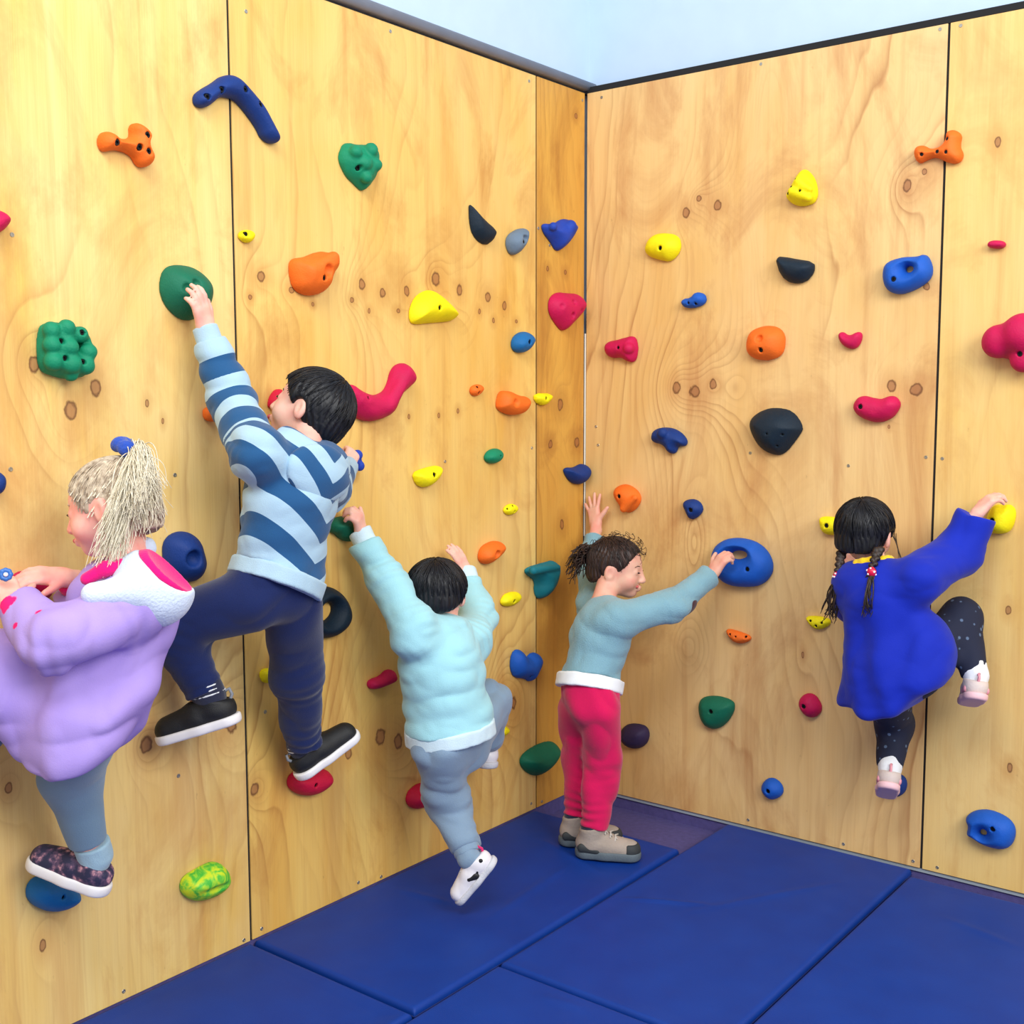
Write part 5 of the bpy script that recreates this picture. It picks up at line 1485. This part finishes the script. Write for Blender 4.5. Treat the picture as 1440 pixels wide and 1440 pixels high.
def build_A():
    J = JA; B = trunk_axes(J)
    root = person('blonde ponytailed girl in a lilac smock with a white hood lined in pink', J, (0.25, -2.07, 0.36))
    A = frame((-.80, -.55, -.20), (.02, .12, 1))
    F = Field(); add_body(F, J, B, .96)
    L = add_head(F, J['head'], A, 1.0)
    add_hand(F, J['lwr'], PL(2, 812, .17)-J['lwr'], (-.75, .3, -.4), True, (.5, .7, .5), .1, 1.05)
    add_hand(F, J['rwr'], PL(48, 808, .10)-J['rwr'], (-.5, .2, -.8), False, (.25, .5, .45), .08, 1.1, thumb=(.75, .7, .1), tcurl=.2)
    solid('body', F, .0037, M_skin3, root)
    brows_eyes(root, L, M_blond_root, 1.0, .003)
    Fm = Field(); Fm.ell(L(0, .088, -.066), (.012, .005, .006), A); solid('mouth', Fm, .002, M_lip, root)
    hair_cap(root, J['head'], A, 1.0, M_blond_root, rad=(.0735, .088, .079), front=(.050, .55), low=(.050, .45), groove=.0016, nape=(-.006, .046))
    # high ponytail
    rs = np.random.RandomState(12)
    base = PL(190, 642, .30)
    sc = Field()
    q = None
    ax0 = unit(np.cross(unit(base-J['head']), [0, 0, 1])); nrm = unit(base-J['head']); ax1 = np.cross(nrm, ax0)
    for k in range(17):
        a0 = 2*math.pi*k/16
        p = PL(182, 634, .29)+nrm*.004+ax0*.021*math.cos(a0)+ax1*.021*math.sin(a0)
        if q is not None: sc.cone(q, p, .014+.002*math.sin(a0*5), .014, .004)
        q = p
    sc.disp(folds(61, .002, 120))
    S = []
    # swept-up strands over the scalp
    for k in range(110):
        th = rs.uniform(-2.7, 2.7)
        d0 = unit(A[1]*math.cos(th)+A[0]*math.sin(th)+A[2]*rs.uniform(-.55, .25))
        p0 = J['head']+A.T@(np.array([.076, .091, .081])*(A@d0))
        up_ = unit(base-J['head'])
        m1 = unit(d0*.7+up_*.45); m2 = unit(d0*.3+up_*.9)
        sc_ = lambda v: J['head']+A.T@(np.array([.081, .095, .087])*(A@v))
        if (p0-L(0, .052, 0))@(A[1]-A[2]*.55) > 0: continue
        S.append(bez(p0, sc_(m1), sc_(m2), base+rs.normal(size=3)*.008, 10))
    link('hair_strand', tubes(S, .0016, .0016, 4), M_blond, root)
    S = []
    ends = [(140, 785, .36), (152, 760, .37), (168, 770, .38), (160, 795, .37), (185, 720, .40), (212, 715, .40), (222, 690, .40), (205, 740, .39), (150, 740, .37), (225, 720, .39), (196, 700, .42)]
    for k in range(600):
        e = ends[k % len(ends)]
        tip = PL(e[0]+rs.normal(0, 7), e[1]+rs.normal(0, 8), e[2])
        top = base+np.array([0, 0, rs.uniform(.005, .03)])+rs.normal(size=3)*.012
        out = PL(195+rs.normal(0, 16), 640+rs.normal(0, 8), .38+rs.normal(0, .012))
        c_ = bez(base+rs.normal(size=3)*.007, top+nrm*.03, out*.75+tip*.25+rs.normal(size=3)*.008, tip, 16)
        t_ = np.linspace(0, 1, 16)[:, None]; wv = rs.normal(size=3)*.006
        c_ = c_+wv*np.sin(t_*rs.uniform(5, 11)+rs.rand()*6)*t_
        S.append(c_)
    pt = link('ponytail', tubes(S, .0014, .0006, 3), M_blond, root)
    Fn = Field(); Fn.ell(L(0, -.058, -.036), (.052, .036, .046), A); Fn.disp(folds(91, .002, 120)); solid('nape_hair', Fn, .003, M_nape, root)
    solid('scrunchie', sc, .003, M_scrunch, pt)
    # smock
    G = Field(); T = Field()
    T.ell(J['chest'], (.120, .104, .110), B)
    T.cone(J['lsh']-unit(J['lsh']-J['rsh'])*.02, J['rsh'], .052, .050, .04)
    T.cone(J['chest'], PL(118, 1010, .27), .104, .140, .05, flat=(B[1], .9))
    T.cone(PL(118, 1010, .27), PL(112, 1110, .26), .140, .128, .03, flat=(B[1], .9))
    T.cone(PL(110, 965, .24), PL(5, 965, .16), .115, .105, .05)
    T.plane(PL(95, 1074, .27), (0, 0, -1), .010)
    T.plane(PL(210, 1000, .33), unit(RT*.86-UP*.50), .03)
    T.plane(PL(30, 1062, .2), unit(-RT*.75-UP*.65), .02)
    G.sub(T, 0)
    G.sub(capped([J['lsh'], J['lel'], J['lwr']*.92+J['lel']*.08], [.062, .058, .046], .03), .04)
    G.sub(capped([J['rsh'], J['rel'], J['rwr']*.75+J['rel']*.25], [.055, .050, .040], .03), .03)
    Wf = Waves(77, 14)
    def pleats(P):
        q = P-J['chest']; z = q@B[2]
        lat = q@unit(RT)
        return -.006*np.clip((-z)/.1, 0, 1)*np.sin(lat*48+2.5*Wf(P)+z*9)
    G.disp(pleats); G.disp(folds(78, .008, 30, (1, 1, 1.4))); G.disp(folds(178, .0028, 75))
    G.disp(elbow_folds(79, .006, [(J['lel'], unit(J['lwr']-J['lsh'])), (J['lsh'], unit(J['lel']-J['lsh']))], .035, .07))
    V, Q = grow(G, .0042)
    me = mesh_np(V, Q)
    stn = np.zeros(len(V))
    for (x, y, off, r) in ((10, 848, .27, .011), (28, 862, .28, .005), (57, 866, .36, .006), (22, 880, .33, .005), (40, 905, .4, .004)):
        d = ray(x, y); d = d/np.linalg.norm(d)
        p = PL(x, y, off); stn = np.maximum(stn, np.exp(-((V-p)**2).sum(1)/(2.2*r)**2))
    set_attr(me, 'stain', stn)
    link('smock', me, M_lilac, root)
    band(root, 'inner_sleeve', J['rwr']+.02*unit(J['rel']-J['rwr']), J['rwr']-J['rel'], .028, M_lining, .02)
    # hood hanging on the back
    hc = PL(214, 826, .40)
    hf = frame(unit(-RT*.55-UP*.75-FW*.35), UP+RT*.3)
    H = Field()
    H.ell(hc, (.082, .074, .066), np.stack([unit(RT*.85-UP*.5), unit(UP*.85+RT*.5), -FW]))
    H.cone(PL(132, 836, .40), PL(180, 830, .42), .022, .030, .04)
    H.cone(PL(180, 800, .26), PL(205, 770, .30), .020, .022, .03)
    cav_c = PL(232, 792, .415)
    cav_ax = np.stack([unit(RT*.62-UP*.78), unit(UP*.62+RT*.78), -FW])
    H.ell(cav_c, (.072, .026, .060), cav_ax, .012, 's')
    H.disp(folds(81, .0026, 40))
    hd = solid('hood', H, .0034, M_hood, root)
    K_ = Field(); K_.ell(cav_c, (.075, .029, .063), cav_ax)
    K_.ell(cav_c+unit(UP*.62+RT*.78)*.016, (.076, .027, .066), cav_ax, .006, 's')
    K2 = Field(); K2.ell(hc, (.079, .071, .063), np.stack([unit(RT*.85-UP*.5), unit(UP*.85+RT*.5), -FW]))
    Kf = Field(); Kf.sub(K_); Kf.add(K2.eval, [-9]*3, [9]*3, 0, 'i')
    solid('lining', Kf, .003, M_lining, hd)
    Cn = Field(); Cn.cone(PL(122, 814, .34), PL(148, 800, .36), .012, .014); Cn.cone(PL(148, 800, .36), PL(190, 792, .38), .014, .014, .01); solid('collar', Cn, .003, M_lining, root)
    # leggings, sock, shoe
    F = Field(); F.ell(J['hip'], (.098, .084, .08), B)
    for a in 'lr':
        F.sub(capped([J[a+'hip']-B[2]*.028, J[a+'kn'], J[a+'an']+.045*unit(J[a+'kn']-J[a+'an'])], [.068, .058, .038], .03), .03)
    F.disp(folds(56, .002, 50)); F.disp(elbow_folds(57, .003, [(J['lkn'], unit(J['lan']-J['lhip']))]))
    solid('leggings', F, .0036, M_legging, root)
    shoe(root, J['lan'], PL(64, 1224, .06)-PL(155, 1258, .18), (.1, .1, 1), M_floral, M_whitesole, 1.08, laces=M_lace_dark, sock=M_palesock, sock_len=.030, legdir=J['lkn']-J['lan'], sole_h=.024)
    shoe(root, J['ran'], (-.7, -.6, -.1), (0, 0, 1), M_floral, M_whitesole, 1.08, laces=M_lace_dark, sock=M_palesock, sock_len=.03, sole_h=.024)
    # blue flower bangle on the near hand
    fc = PL(8, 808, .215)
    nn = unit(CAM-fc); a = unit(np.cross(nn, [0, 0, 1])); b = np.cross(nn, a)
    Ff = Field()
    for k in range(8):
        t = 2*math.pi*k/8; Ff.ell(fc+a*.0085*math.cos(t)+b*.0085*math.sin(t), (.005,)*3, None, .002)
    br = solid('flower_ring', Ff, .0018, M_flower, root)
    Fg = Field(); Fg.ell(fc+nn*.004, (.0045,)*3); solid('flower_centre', Fg, .0014, M_dot, br)
build_A()
